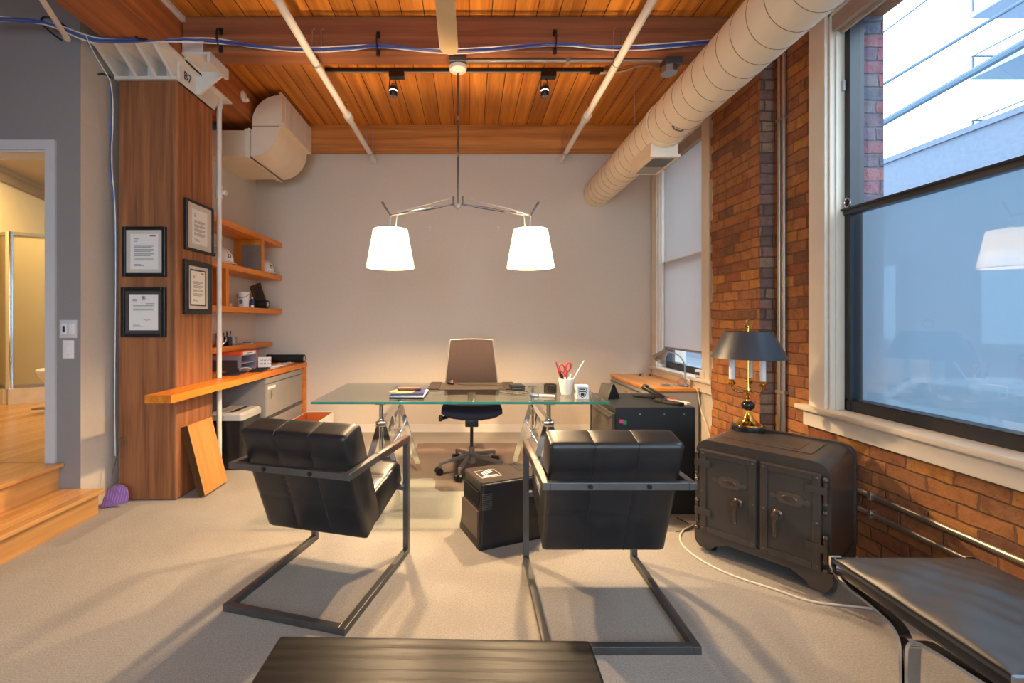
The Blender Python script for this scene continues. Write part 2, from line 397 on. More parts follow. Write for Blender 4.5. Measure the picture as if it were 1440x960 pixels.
    def strip(self, pts, w, t, side, smooth=0):
        """flat bar of width w (along side) and thickness t following pts"""
        pts = [Vector(p) for p in pts]
        for _ in range(smooth):
            q = [pts[0]]
            for a, b in zip(pts, pts[1:]): q += [a * 0.75 + b * 0.25, a * 0.25 + b * 0.75]
            q.append(pts[-1]); pts = q
        s = Vector(side).normalized(); rings = []
        n = len(pts)
        for i, p in enumerate(pts):
            d = (pts[min(i + 1, n - 1)] - pts[max(i - 1, 0)]).normalized(); nn = d.cross(s).normalized()
            rings.append([self.b.verts.new(p + s * sx * w / 2 + nn * sy * t / 2) for sx, sy in ((-1, -1), (1, -1), (1, 1), (-1, 1))])
        for a, b in zip(rings, rings[1:]):
            for k in range(4): self.b.faces.new((a[k], a[(k + 1) % 4], b[(k + 1) % 4], b[k]))
        self.b.faces.new(rings[0][::-1]); self.b.faces.new(rings[-1]); return self
    def mesh(self, name, mat, smooth=True, angle=38):
        bmesh.ops.recalc_face_normals(self.b, faces=self.b.faces)
        me = bpy.data.meshes.new(name); self.b.to_mesh(me); self.b.free()
        if mat: me.materials.append(mat)
        if smooth:
            me.polygons.foreach_set('use_smooth', [True] * len(me.polygons))
            try: me.set_sharp_from_angle(angle=math.radians(angle))
            except Exception: pass
        return me

def obj(name, mb, mat, parent=None, smooth=True, angle=38, loc=None, rot=None):
    me = mb.mesh(name, mat, smooth, angle) if isinstance(mb, MB) else mb
    o = bpy.data.objects.new(name, me); COL.objects.link(o)
    if parent is not None: o.parent = parent
    if loc is not None: o.location = loc
    if rot is not None: o.rotation_euler = rot
    return o
def tag(o, label, cat, group=None):
    o['label'] = label; o['category'] = cat
    if group: o['group'] = group
    return o
def thing(name, label, cat, loc=(0, 0, 0), rz=0.0, group=None):
    o = bpy.data.objects.new(name, None); COL.objects.link(o); o.empty_display_size = 0.1
    o.location = loc; o.rotation_euler = (0, 0, rz)
    return tag(o, label, cat, group)
def one(name, mb, mat, label, cat, group=None, **kw):
    return tag(obj(name, mb, mat, **kw), label, cat, group)
def struct(name, mb, mat, parent=None, **kw):
    o = obj(name, mb, mat, parent, **kw); o['kind'] = 'structure'; return o
def copy_tree(src, parent=None):
    c = src.copy(); COL.objects.link(c)
    if parent is not None: c.parent = parent
    for ch in list(src.children): copy_tree(ch, c)
    return c
def text_mesh(body, size, mat, ext=0.0008, name='lettering'):
    cu = bpy.data.curves.new('t', 'FONT'); cu.body = body; cu.size = size; cu.extrude = ext
    cu.align_x = 'CENTER'; cu.align_y = 'CENTER'
    o = bpy.data.objects.new('t', cu); COL.objects.link(o)
    dg = bpy.context.evaluated_depsgraph_get(); dg.update()
    me = bpy.data.meshes.new_from_object(o.evaluated_get(dg)); me.name = name
    bpy.data.objects.remove(o); bpy.data.curves.remove(cu)
    me.materials.clear(); me.materials.append(mat); return me
WARM = (1.0, 0.69, 0.38)
PEND = 90; SPOT = 80
SKYC = (0.60, 0.80, 1.0, 1); SKYS = 3.9
REAR = [(-0.9, -0.8), (0.9, -0.8)]; REARW = 10; REARC = (1.0, 0.82, 0.62)
EXPO = 0.92
# ================================================================= THE SETTING
HC = 3.43            # underside of the plank ceiling
YB = 5.10            # back wall
struct('floor', MB().span((-2.76, -3.2, -0.12), (2.42, 5.2, 0)), M['carpet'], smooth=False)
struct('ceiling', MB().span((-4.2, -3.2, HC), (2.42, 5.2, HC + 0.12)), M['plank'], smooth=False)
struct('wall_back', MB().span((-2.7, YB, 0), (2.42, YB + 0.12, HC)), M['wall'], smooth=False)
struct('baseboard_back', MB().span((-2.40, YB - 0.016, 0), (2.1, YB, 0.085)).span((-2.40, YB - 0.02, 0), (2.1, YB, 0.015)), M['base'], smooth=False)
# left: shaded corner by the steps, recess beside the column, shelf wall behind it
struct('wall_left', MB().prism([(-2.75, 2.94), (-2.57, 2.94), (-2.57, 3.62), (-2.45, 3.62), (-2.45, YB), (-2.75, YB)], 0, HC, axis=2), M['wall'], smooth=False)
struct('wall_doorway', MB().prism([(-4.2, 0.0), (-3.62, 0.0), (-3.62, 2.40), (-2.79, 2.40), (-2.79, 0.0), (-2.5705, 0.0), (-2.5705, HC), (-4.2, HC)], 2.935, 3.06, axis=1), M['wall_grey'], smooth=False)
d1 = struct('door_1', MB().span((-2.79, 2.92, 0.34), (-2.725, 2.935, 2.465)).span((-3.685, 2.92, 0.34), (-3.62, 2.935, 2.465)).span((-3.62, 2.92, 2.40), (-2.79, 2.935, 2.465))
            .span((-2.80, 2.93, 0.34), (-2.788, 3.075, 2.40)).span((-3.622, 2.93, 0.34), (-3.61, 3.075, 2.40)).span((-3.61, 2.93, 2.388), (-2.80, 3.075, 2.40)), M['door_trim'], smooth=False)
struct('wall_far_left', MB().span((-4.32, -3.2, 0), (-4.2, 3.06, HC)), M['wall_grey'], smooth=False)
struct('wall_rear', MB().span((-4.32, -3.32, 0), (2.42, -3.2, 0.7)).span((-4.32, -3.32, 3.1), (2.42, -3.2, HC)).span((-4.32, -3.32, 0.7), (-2.2, -3.2, 3.1)).span((1.6, -3.32, 0.7), (2.42, -3.2, 3.1)).span((-0.4, -3.32, 0.7), (-0.2, -3.2, 3.1)), M['wall'], smooth=False)  # unseen wall; two unglazed gaps added to let sky light fill the room
# bathroom beyond the doorway
struct('floor_bathroom', MB().span((-7.4, 2.936, 0.22), (-2.75, 6.9, 0.34)), M['step'], smooth=False)
struct('wall_bathroom_back', MB().span((-7.4, 6.5, 0.34), (-2.75, 6.6, 3.05)), M['yellow_wall'], smooth=False)
struct('wall_bathroom_left', MB().prism([(-4.96, 3.9), (-5.90, 6.7), (-6.05, 6.7), (-5.10, 3.9)], 0.34, 3.05, axis=2), M['yellow_wall'], smooth=False)
struct('wall_bathroom_near', MB().prism([(-4.2, 3.06), (-4.96, 3.9), (-5.10, 3.9), (-4.3, 3.02)], 0.34, 3.05, axis=2), M['yellow_wall'], smooth=False)
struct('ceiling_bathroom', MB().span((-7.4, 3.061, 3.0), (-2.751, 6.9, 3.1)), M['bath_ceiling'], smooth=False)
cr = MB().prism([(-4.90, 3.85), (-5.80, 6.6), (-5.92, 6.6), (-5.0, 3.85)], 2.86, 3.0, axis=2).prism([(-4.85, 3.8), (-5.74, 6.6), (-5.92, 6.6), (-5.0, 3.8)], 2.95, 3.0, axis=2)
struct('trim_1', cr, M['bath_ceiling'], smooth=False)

# right wall: brick piers and window walls
def jag(y, z0, z1, sgn, amp=0.035):
    r = random.Random(5); pts = []; z = z0
    while z < z1 - 1e-6:
        zt = min(z + 0.068, z1); d = y + sgn * (r.random() ** 1.5) * amp
        pts += [(d, z + 0.004), (d + sgn * r.uniform(-0.004, 0.004), zt - 0.006)]; z = zt
    pts[0] = (pts[0][0], z0); pts[-1] = (pts[-1][0], z1); return pts
far = [(3.06, HC), (3.06, 0)] + jag(3.655, 0, HC, 1)
struct('wall_right_far_pier', MB().prism(far, 2.0, 2.42, axis=0), M['brick'], smooth=False)
struct('wall_right_pier_end', MB().span((2.0015, 3.0575, 0), (2.42, 3.0605, HC)), M['brick_grey'], smooth=False)
struct('wall_right', MB().span((2.10, 2.60, 0), (2.42, 3.06, HC)).span((2.10, 0.6, 0), (2.42, 2.60, 0.73)).span((2.10, 0.6, 3.06), (2.42, 2.60, HC)).span((2.10, 0.35, 0), (2.42, 0.6, HC))
       .span((2.10, -2.6, 0), (2.42, 0.35, 0.73)).span((2.10, -2.6, 3.06), (2.42, 0.35, HC)).span((2.10, -3.2, 0), (2.42, -2.6, HC)), M['brick'], smooth=False)
struct('wall_right_far_window', MB().span((2.10, 3.66, 0), (2.42, YB, 0.73)).span((2.10, 3.66, 3.06), (2.42, YB, HC)).span((2.10, 3.66, 0.73), (2.42, 3.95, 3.06)).span((2.10, 4.97, 0.73), (2.42, YB, 3.06)), M['wall'], smooth=False)
struct('wall_outside_reveal', MB().span((2.268, 2.5975, 0.5), (2.4215, 2.70, HC)), M['brick_out'], smooth=False)

def window(n, y0, y1, zs=0.76, zh=3.06, zm=1.907, gx=2.205, lower=True):
    w = bpy.data.objects.new('window_%d' % n, None); COL.objects.link(w); w['kind'] = 'structure'
    w.location = (0, 0, 0)
    T = MB()                                              # painted jamb liner
    T.span((2.10, y1 - 0.012, zs), (2.19, y1 + 0.02, zh)).span((2.10, y0 - 0.02, zs), (2.19, y0 + 0.012, zh)).span((2.10, y0, zh - 0.012), (2.19, y1, zh + 0.02))
    T.span((2.13, y1 - 0.02, zs), (2.145, y1 - 0.01, zh))
    obj('jamb', T, M['trim'], w, smooth=False)
    C = MB()
    C.span((2.078, y1, zs - 0.01), (2.10, y1 + 0.125, zh + 0.13), bev=0.004).span((2.078, y0 - 0.125, zs - 0.01), (2.10, y0, zh + 0.13), bev=0.004).span((2.076, y0, zh), (2.10, y1, zh + 0.13), bev=0.004)
    obj('casing', C, M['trim'], w, smooth=False)
    S = MB().span((2.045, y0 - 0.2, zs - 0.032), (2.20, y1 + 0.2 if n != 2 else y1 + 0.12, zs), bev=0.006)
    obj('sill', S, M['trim'], w)
    obj('apron', MB().span((2.075, y0 - 0.17, zs - 0.125), (2.10, y1 + 0.165 if n != 2 else y1 + 0.1, zs - 0.032), bev=0.003), M['trim'], w, smooth=False)
    Fm = MB()
    Fm.span((2.185, y1 - 0.05, zs), (2.265, y1, zh)).span((2.185, y0, zs), (2.265, y0 + 0.05, zh)).span((2.185, y0, zh - 0.045), (2.265, y1, zh)).span((2.185, y0, zs), (2.265, y1, zs + 0.065))
    Fm.span((2.175, y1 - 0.062, zs), (2.195, y1 - 0.046, zm)).span((2.178, y0 + 0.03, zs), (2.2, y1 - 0.03, zs + 0.058))
    obj('frame', Fm, M['winframe'], w, smooth=False)
    R = MB().span((2.17, y0 + 0.03, zm - 0.022), (2.225, y1 - 0.02, zm + 0.022), bev=0.006).span((2.16, y0 + 0.03, zm + 0.006), (2.2, y1 + 0.004, zm + 0.016))
    obj('meeting_rail', R, M['winframe'], w)
    obj('lower_pane', MB().span((gx - 0.003, y0 + 0.05, zs + 0.06), (gx, y1 - 0.05, zm - 0.02)), M['glass'], w, smooth=False)
    obj('upper_pane', MB().span((gx + 0.03, y0 + 0.05, zm + 0.02), (gx + 0.033, y1 - 0.05, zh - 0.045)), M['glass'], w, smooth=False)
    if lower:
        obj('insect_screen', MB().span((2.2555, y0 + 0.05, zs + 0.06), (2.2565, y1 - 0.05, zm)), M['screen'], w, smooth=False)
    return w
window(1, 0.80, 2.60); w2 = window(2, 3.98, 4.945, lower=False); window(3, -2.5, 0.15, lower=False)

# ---------------------------------------------------------------- outdoors
struct('ground_street', MB().span((2.42, -30, -1.3), (60, 80, -1.2)), M['road'], smooth=False)
b = thing('facade_building', 'low grey building across the street seen through the large window', 'building', (15, 12, -1.2))
wl = MB().span((0, -24, 0), (8, 40, 8.2))
obj('wall', wl, M['stone'], b, smooth=False)
obj('cornice', MB().span((-0.16, -24, 6.75), (0.2, 40, 6.95)).span((-0.10, -24, 6.55), (0.2, 40, 6.75)).span((-0.08, -24, 8.1), (0.3, 40, 8.28)), M['stone'], b, smooth=False)
for k in range(6):
    y = -16 + k * 5.2
    wn = obj('window', MB().span((-0.12, y - 1.5, 1.6), (0.02, y + 1.5, 4.6)), M['stone'], b, smooth=False)
    obj('pane', MB().span((-0.14, y - 1.3, 1.8), (-0.10, y - 0.06, 4.4)).span((-0.14, y + 0.06, 1.8), (-0.10, y + 1.3, 4.4)), M['tower_glass'], wn, smooth=False)
b = thing('balcony_tower', 'tall pale apartment tower with stacked balconies behind the low building', 'building', (0, 0, -1.2))
obj('wall', MB().span((33.0, 8, 0), (48, 26.3, 34)), M['tower'], b, smooth=False)
for z in (9.6, 12.9, 16.7, 20.3):
    s = obj('balcony', MB().prism([(29.6, 26.3), (33.05, 26.3), (33.05, 12), (29.6, 12)], z, z + 0.32, axis=2), M['tower'], b, smooth=False)
    rl = MB().span((29.65, 12, z + 1.30), (29.72, 26.25, z + 1.37)).span((29.65, 26.18, z + 1.30), (33, 26.25, z + 1.37)).span((29.65, 26.18, z + 0.3), (29.72, 26.25, z + 1.35)).span((31.3, 26.18, z + 0.3), (31.37, 26.25, z + 1.35))
    for k in range(5): rl.span((29.65, 23.4 - k * 2.6, z + 0.3), (29.72, 23.5 - k * 2.6, z + 1.35))
    obj('railing', rl, M['cable_out'], s, smooth=False)
    obj('window', MB().span((32.9, 13, z + 0.35), (33.02, 25.2, z + 2.7)), M['tower_glass'], s, smooth=False)
for (pa, pb, r, lab) in (((1243, 45, 7.2), (1303, 0, 6.5), 0.013, 'thin utility cable crossing the sky, topmost of three'),
                         ((1243, 118, 7.2), (1440, 0, 5.5), 0.024, 'middle utility cable crossing the sky in front of the balconies'),
                         ((1243, 172, 7.2), (1440, 61, 5.6), 0.055, 'thick bundled utility cable, lowest of three crossing the sky')):
    a, c = at(*pa), at(*pb); d = (a - c)
    one('utility_cable', MB().tube([c - d * 2.0, c, a, a + d * 3], r, 8), M['cable_out'], lab, 'cable', 'utility cables outside the window')
car = thing('parked_car', 'pale car parked on the street outside the lower window pane', 'car', (8.8, 7.2, -1.2))
obj('body', MB().prism([(-2.3, 0.3), (2.2, 0.3), (2.25, 0.8), (1.5, 0.95), (0.75, 1.45), (-1.0, 1.47), (-1.9, 1.0), (-2.3, 0.9)], -0.85, 0.85, axis=0), M['car'], car, smooth=False)
obj('side_window', MB().prism([(1.25, 0.98), (0.68, 1.38), (-0.95, 1.40), (-1.6, 1.02)], -0.87, 0.87, axis=0), M['winframe'], car, smooth=False)
for y in (-1.45, 1.4):
    for x in (-0.8, 0.8):
        obj('wheel', MB().cyl((x - 0.1, y, 0.32), (x + 0.1, y, 0.32), 0.32), M['black'], car)

# ---------------------------------------------------------------- steps
st = struct('floor_step_upper', MB().span((-4.2, -3.2, 0.0), (-2.71, 2.935, 0.312)).span((-4.2, -3.2, 0.312), (-2.67, 2.935, 0.34), bev=0.008), M['step'], smooth=False)
struct('floor_step_lower', MB().span((-2.72, -3.2, 0.0), (-2.45, 2.935, 0.142)).span((-2.72, -3.2, 0.142), (-2.405, 2.938, 0.17), bev=0.008), M['step'], smooth=False)

# ---------------------------------------------------------------- timber
one('timber_column', MB().span((-2.50, 3.16, 0), (-2.08, 3.605, 2.985), bev=0.012, seg=2), M['column'], 'rough reddish square timber column hung with four framed letters', 'column', smooth=False)
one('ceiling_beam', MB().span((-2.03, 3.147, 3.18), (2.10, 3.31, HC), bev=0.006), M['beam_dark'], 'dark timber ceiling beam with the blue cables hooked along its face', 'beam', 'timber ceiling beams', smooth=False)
one('ceiling_beam', MB().span((-2.02, 4.89, 3.18), (2.10, 5.098, HC), bev=0.006), M['beam'], 'orange timber ceiling beam lying against the back wall', 'beam', 'timber ceiling beams', smooth=False)
one('ceiling_beam', MB().span((-2.03, 0.9, 3.18), (2.10, 1.10, HC), bev=0.006), M['beam'], 'timber ceiling beam overhead nearest the camera, out of view', 'beam', 'timber ceiling beams', smooth=False)
one('timber_girder', MB().span((-2.425, -3.2, 3.14), (-2.035, 4.888, HC), bev=0.01), M['beam_y'], 'thick timber girder running front to back over the column', 'beam', smooth=False)

one('cover_strip', MB().span((-2.034, -3.0, 3.385), (-2.008, 3.145, 3.425), bev=0.003), M['white_metal'], 'flat white strip where the girder meets the plank ceiling', 'strip', smooth=False)
# cast bracket on top of the column
cb = thing('column_bracket', 'white cast iron bracket capping the timber column, marked B7', 'bracket', (-2.29, 3.38, 2.985))
B = MB()
B.span((-0.222, -0.235, 0.0), (0.216, 0.235, 0.022))
B.span((-0.215, -0.135, 0.02), (0.216, -0.12, 0.15)).span((-0.215, 0.12, 0.02), (0.216, 0.135, 0.15))
B.span((-0.235, -0.42, 0.140), (0.262, 0.42, 0.156))
obj('body', B, M['cast'], cb, smooth=False)
for x in (-0.208, -0.068, 0.070, 0.190):
    obj('rib', MB().prism([(-0.235, 0.02), (-0.13, 0.02), (-0.13, 0.141), (-0.418, 0.141), (-0.40, 0.125)], x - 0.011, x + 0.011, axis=0), M['cast'], cb, smooth=False)
sp = obj('side_plate', MB().prism([(-0.20, 0.0), (0.235, 0.0), (0.32, 0.141), (-0.20, 0.141)], 0.200, 0.217, axis=0), M['cast'], cb, smooth=False)
t = obj('lettering', text_mesh('B7', 0.085, M['ink_dark']), None, sp); t.location = (0.2185, -0.11, 0.075); t.rotation_euler = (PI / 2, 0, PI / 2)
obj('side_boss', MB().prism([(-0.205, 0.141), (0.10, 0.141), (0.05, 0.19), (-0.06, 0.23), (-0.205, 0.19)], 0.245, 0.262, axis=0), M['cast'], cb, smooth=False)
S = MB().span((0.217, -0.235, 0.176), (0.46, 0.0, 0.193)).span((0.40, -0.24, 0.193), (0.412, -0.02, 0.26)).span((0.262, -0.242, 0.193), (0.412, -0.234, 0.27)).span((0.435, -0.24, 0.12), (0.46, 0.0, 0.176))
obj('beam_seat', S, M['cast'], cb, smooth=False)
obj('rib', MB().prism([(0.217, 0.008), (0.240, 0.008), (0.45, 0.178), (0.217, 0.178)], -0.012, 0.008, axis=1), M['cast'], cb, smooth=False)

# ---------------------------------------------------------------- sprinkler pipes
def sprinkler(x, zt, lab, x2=None):
    x2 = x if x2 is None else x2
    p = thing('sprinkler_pipe', lab, 'pipe', (0, 0, 0), group='white sprinkler pipes under the ceiling')
    obj('pipe', MB().cyl((x2, -3.0, zt), (x, YB - 0.04, zt), 0.026, seg=20), M['white_metal'], p)
    obj('coupling', MB().lathe([(0.026, -0.05), (0.037, -0.045), (0.037, -0.02), (0.034, -0.01), (0.034, 0.01), (0.037, 0.02), (0.037, 0.045), (0.026, 0.05)], (x, 3.96, zt), 20, rot=(PI / 2, 0, 0)), M['white_metal'], p)
    obj('end_cap', MB().cyl((x, YB - 0.10, zt), (x, YB - 0.03, zt), 0.031), M['white_metal'], p)
    for y in (3.137, 4.80):
        pts = [(x - 0.012, y - 0.0, 3.34), (x - 0.03, y, 3.32), (x - 0.032, y, zt)]
        for k in range(9):
            a = PI + k * PI / 8; pts.append((x + 0.032 * math.cos(a), y, zt + 0.032 * math.sin(a)))
        pts += [(x + 0.032, y, 3.32), (x + 0.05, y, 3.34)]
        obj('hanger', MB().tube(pts, 0.004, 6), M['copper_pipe'], p)
    n = MB().cyl((x, 3.88, zt + 0.02), (x, 3.88, zt + 0.075), 0.009).cyl((x, 3.88, zt + 0.075), (x, 3.88, zt + 0.08), 0.018)
    obj('sprinkler_head', n, M['brass'], p)
sprinkler(-1.077, 3.09, 'white sprinkler pipe on the left, slanting over the left pendant shade', -1.10)
sprinkler(1.045, 3.09, 'white sprinkler pipe on the right beside the round duct', 1.02)
p = thing('stub_pipe', 'short white pipe stub hanging at the upper left corner', 'pipe', (0, 0, 0))
a, c = at(93, 52, 2.62), at(52, -12, 2.1)
obj('pipe', MB().cyl(a + (c - a) * 1.75, a, 0.014), M['white_metal'], p); obj('end_cap', MB().cyl(a, a + (a - c).normalized() * 0.03, 0.017), M['white_metal'], p)

# thin vertical pipe next to the column
p = thing('riser_pipe', 'thin white vertical pipe beside the column passing through the worktop', 'pipe', (-2.085, 3.705, 0))
obj('pipe', MB().cyl((0, 0, 0.0), (0, 0, 3.12), 0.019), M['white_metal'], p)
obj('coupling', MB().cyl((0, 0, 2.29), (0, 0, 2.40), 0.026).cyl((0.0, 0, 2.34), (0.06, -0.01, 2.34), 0.012).cyl((0.05, -0.01, 2.34), (0.065, -0.01, 2.34), 0.02), M['white_metal'], p)
obj('top_elbow', MB().cyl((0, 0, 3.05), (0, 0, 3.13), 0.025).cyl((0, 0, 3.11), (-0.10, 0, 3.11), 0.022), M['white_metal'], p)

# ---------------------------------------------------------------- rectangular duct with elbow and register
dk = thing('elbow_duct', 'beige rectangular duct with a rounded elbow above the shelves', 'duct', (0, 0, 0))
y0, y1 = 4.13, 4.83
def arc(cx, cz, r, a0, a1, n=12): return [(cx + r * math.cos(a0 + (a1 - a0) * k / n), cz + r * math.sin(a0 + (a1 - a0) * k / n)) for k in range(n + 1)]
x0, x1, zb, zm, zt = -2.02, -1.765, 2.80, 3.08, 3.37
poly = arc(x1 - 0.28, zb + 0.28, 0.28, -PI / 2, 0) + arc(x1, zt - 0.255, 0.255, PI / 2, PI) + [(x0, 3.05), (x1 - 0.28, 3.05)]
obj('elbow', MB().prism(poly, y0, y1, axis=1), M['duct'], dk, angle=30)
obj('branch', MB().span((-2.449, y0 + 0.005, zb + 0.005), (x0 - 0.02, y1 - 0.005, 3.045)), M['duct'], dk, smooth=False)
obj('flange', MB().span((x0 - 0.065, y0 - 0.008, zb - 0.012), (x0 - 0.012, y1 + 0.008, 3.055)).span((x0 - 0.03, y0 - 0.012, zb - 0.02), (x0 - 0.012, y1 + 0.012, 3.06)), M['duct'], dk, smooth=False)
obj('seam', MB().span((x0 + 0.005, y0 - 0.002, 3.079), (x1, y0, 3.084)), M['duct_seam'], dk, smooth=False)
rg = MB().span((x1, y0 - 0.01, 3.10), (x1 + 0.025, y1 + 0.01, 3.39)).span((x1 - 0.01, y0 - 0.015, 3.085), (x1 + 0.045, y1 + 0.015, 3.115), bev=0.006)
reg = obj('register', rg, M['duct'], dk, smooth=False)
for k in range(5):
    yy = y0 + 0.07 + k * 0.14
    obj('louvre', MB().span((x1 + 0.02, yy, 3.125), (x1 + 0.03, yy + 0.125, 3.385)), M['white_metal'], reg, smooth=False)
one('ceiling_bracket', MB().lathe([(0.0, 0), (0.045, 0.0), (0.05, 0.012), (0.03, 0.03), (0.0, 0.034)], (0, 0, 0), 20, rot=(0, PI / 2, 0)).sphere((0.03, 0.02, -0.02), 0.022), M['white_metal'],
    'small white round plug on the side of the girder by the elbow duct', 'plug', loc=(-2.034, 3.985, 3.283))

# ---------------------------------------------------------------- round spiral duct
DX, DZ, DR = 1.463, 2.735, 0.158
sd = thing('spiral_duct', 'large round cream spiral duct running along the window wall', 'duct', (0, 0, 0))
obj('pipe', MB().cyl((DX, -3.0, DZ), (DX, YB - 0.002, DZ), DR, seg=64), M['duct'], sd, angle=60)
def helix(ya, yb, pitch, seg=36):
    pts = []; n = int((yb - ya) / pitch * seg)
    for k in range(n + 1):
        y = ya + (yb - ya) * k / n; a = 2 * PI * k / seg
        pts.append((DX + (DR + 0.0005) * math.cos(a), y, DZ + (DR + 0.0005) * math.sin(a)))
    return pts
obj('spiral_seam', MB().tube(helix(-0.4, 5.05, 0.128), 0.0017, 5), M['duct_seam'], sd)
bt = MB().span((1.36, 3.33, 2.515), (1.565, 3.72, 2.64)).span((1.35, 3.315, 2.50), (1.575, 3.735, 2.52))
boot = obj('register_boot', bt, M['duct'], sd, smooth=False)
obj('grille', MB().span((1.385, 3.35, 2.494), (1.545, 3.52, 2.501)), M['steel_dark'], boot, smooth=False)
obj('damper', MB().span((1.385, 3.53, 2.494), (1.545, 3.70, 2.501)), M['cab_grey'], boot, smooth=False)
obj('collar', MB().lathe([(DR + 0.006, -0.03), (DR + 0.006, 0.03), (DR, 0.03), (DR, -0.03)], (DX, 3.30, DZ), 48, rot=(PI / 2, 0, 0), close=True), M['duct'], sd)
obj('hanger_wire', MB().tube([(DX - 0.14, 3.55, DZ + 0.08), (DX - 0.15, 3.55, HC)], 0.0025, 6), M['copper_pipe'], sd)
obj('tag_handle', MB().tube([(DX - 0.085, 3.02, DZ - 0.135), (DX - 0.07, 3.02, DZ - 0.158), (DX - 0.03, 3.02, DZ - 0.172), (DX - 0.01, 3.02, DZ - 0.165)], 0.005, 6), M['steel_dark'], sd)

# ---------------------------------------------------------------- cables and conduits under the ceiling
def path_px(pts): return [at(*p) for p in pts]
base = [(-20, 25, 2.80), (40, 28, 2.82), (75, 33, 2.84), (118, 52, 2.86), (140, 57, 2.92), (200, 57, 2.94), (258, 54, 3.02), (300, 56, 3.10), (330, 60, 3.12), (360, 65, 3.12), (430, 69, 3.12), (490, 67, 3.12), (531, 63, 3.12), (590, 69, 3.12), (640, 71, 3.12), (700, 68, 3.12), (781, 60, 3.12), (850, 66, 3.12), (905, 66, 3.12), (1000, 58, 3.12), (1090, 50, 3.12)]
for k, (dx, dz, mat, lab) in enumerate(((0, 0.0, 'blue', 'main blue cable slung along the dark ceiling beam'), (0.012, 0.014, 'white', 'white cable lying on top of the blue cables along the beam'), (-0.008, -0.012, 'blue', 'lower blue cable slung along the dark ceiling beam'), (0.0, -0.018, 'white', 'white cable sagging beneath the blue cables along the beam'))):
    pts = [p + Vector((0, dx, dz + 0.008 * math.sin(i * 1.7 + k * 2))) for i, p in enumerate(path_px(base))]
    one('data_cable', MB().tube(pts, 0.0056 if mat == 'blue' else 0.0042, 6, smooth=2), M[mat], lab, 'cable', 'data cables along the beam')
drop = [(120, 52, 2.87), (132, 75, 2.90), (150, 104, 2.93), (156, 118, 3.0), (157, 160, 3.10), (153, 230, 3.12), (161, 290, 3.14), (163, 420, 3.18), (162, 560, 3.18), (162, 640, 3.18)]
for k, (mat, lab) in enumerate((('blue', 'blue cable dropping down the gap beside the column'), ('white', 'white cable dropping beside the column, bowed outward'))):
    pts = [p + Vector((0.012 * k - 0.01 * k * math.sin(i), -0.008 * k, 0)) for i, p in enumerate(path_px(drop))]
    one('drop_cable', MB().tube(pts, 0.0045 - 0.0012 * k, 6, smooth=2), M[mat], lab, 'cable', 'cables dropping beside the column')
def hook(px, py, Y, lab):
    c = at(px, py, Y)
    h = thing('cable_hook', lab, 'hook', c, group='black hooks holding the data cables')
    obj('hook', MB().tube([(0, 0.028, 0.07), (0, 0, 0.075), (0, -0.03, 0.05), (0, -0.032, -0.02), (0.0, -0.01, -0.045), (0, 0.028, -0.05)], 0.006, 6, smooth=1), M['black'], h)
    obj('plate', MB().span((-0.012, 0.016, 0.05), (0.012, 0.03, 0.09)).span((-0.012, 0.016, -0.08), (0.012, 0.03, -0.04)), M['black'], h, smooth=False)
hook(308, 55, 3.115, 'black cable hook at the left end of the dark beam')
hook(531, 60, 3.115, 'black cable hook on the dark beam above the left track lamp')
hook(781, 57, 3.115, 'black cable hook on the dark beam above the right track lamp')
h = thing('cable_hook', 'black cable hook at the column bracket below the girder', 'hook', at(197, 48, 2.93), group='black hooks holding the data cables')
obj('hook', MB().tube([(-0.05, 0.03, 0.06), (-0.03, 0.0, 0.05), (-0.02, -0.02, -0.03), (0.02, -0.02, -0.05), (0.035, 0.02, -0.02), (0.045, 0.04, 0.01)], 0.006, 6, smooth=1), M['black'], h)
h = thing('cable_hook', 'black cable hook on the grey wall above the doorway', 'hook', at(68, 35, 2.86), group='black hooks holding the data cables')
obj('hook', MB().tube([(0.03, 0.06, -0.06), (0.03, 0.0, -0.06), (-0.02, -0.03, -0.01), (-0.02, -0.02, 0.04), (0.02, 0.0, 0.045), (0.06, 0.06, 0.03)], 0.006, 6, smooth=1), M['black'], h)
h = thing('cable_hook', 'black cable hook on the wall at the top of the column', 'hook', at(150, 104, 2.97), group='black hooks holding the data cables')
obj('hook', MB().tube([(-0.09, 0.05, 0.02), (-0.06, 0.0, 0.0), (0.0, -0.02, -0.01), (0.04, 0.0, -0.03)], 0.006, 6, smooth=1), M['black'], h)

cd = thing('beam_conduit', 'thin metal conduit under the dark beam running right from the pendant', 'conduit', (0, 0, 0))
obj('tube', MB().tube([(-0.06, 3.235, 3.168), (1.40, 3.235, 3.168)], 0.011, 10), M['copper_pipe'], cd)
obj('clip', MB().span((0.70, 3.215, 3.15), (0.73, 3.255, 3.18)), M['copper_pipe'], cd, smooth=False)
jb = thing('junction_box', 'grey metal junction box at the end of the conduit beside the duct', 'box', (1.475, 3.26, 3.10))
obj('body', MB().span((-0.06, -0.06, 0.03), (0.06, 0.05, 0.08), bev=0.004), M['steel_dark'], jb, smooth=False)
obj('cover', MB().cyl((-0.01, 0.0, -0.012), (-0.01, 0.0, 0.032), 0.058, seg=8), M['satin'], jb, smooth=False)
cd = thing('track_feed_conduit', 'bent metal conduit joining the lighting track to the junction box', 'conduit', (0, 0, 0))
obj('tube', MB().tube([(1.13, 3.80, 3.40), (1.30, 3.80, 3.40), (1.42, 3.60, 3.36), (1.47, 3.40, 3.20), (1.475, 3.34, 3.15)], 0.012, 10, smooth=2), M['copper_pipe'], cd)
obj('connector', MB().cyl((1.12, 3.80, 3.40), (1.17, 3.80, 3.40), 0.018), M['white_metal'], cd)
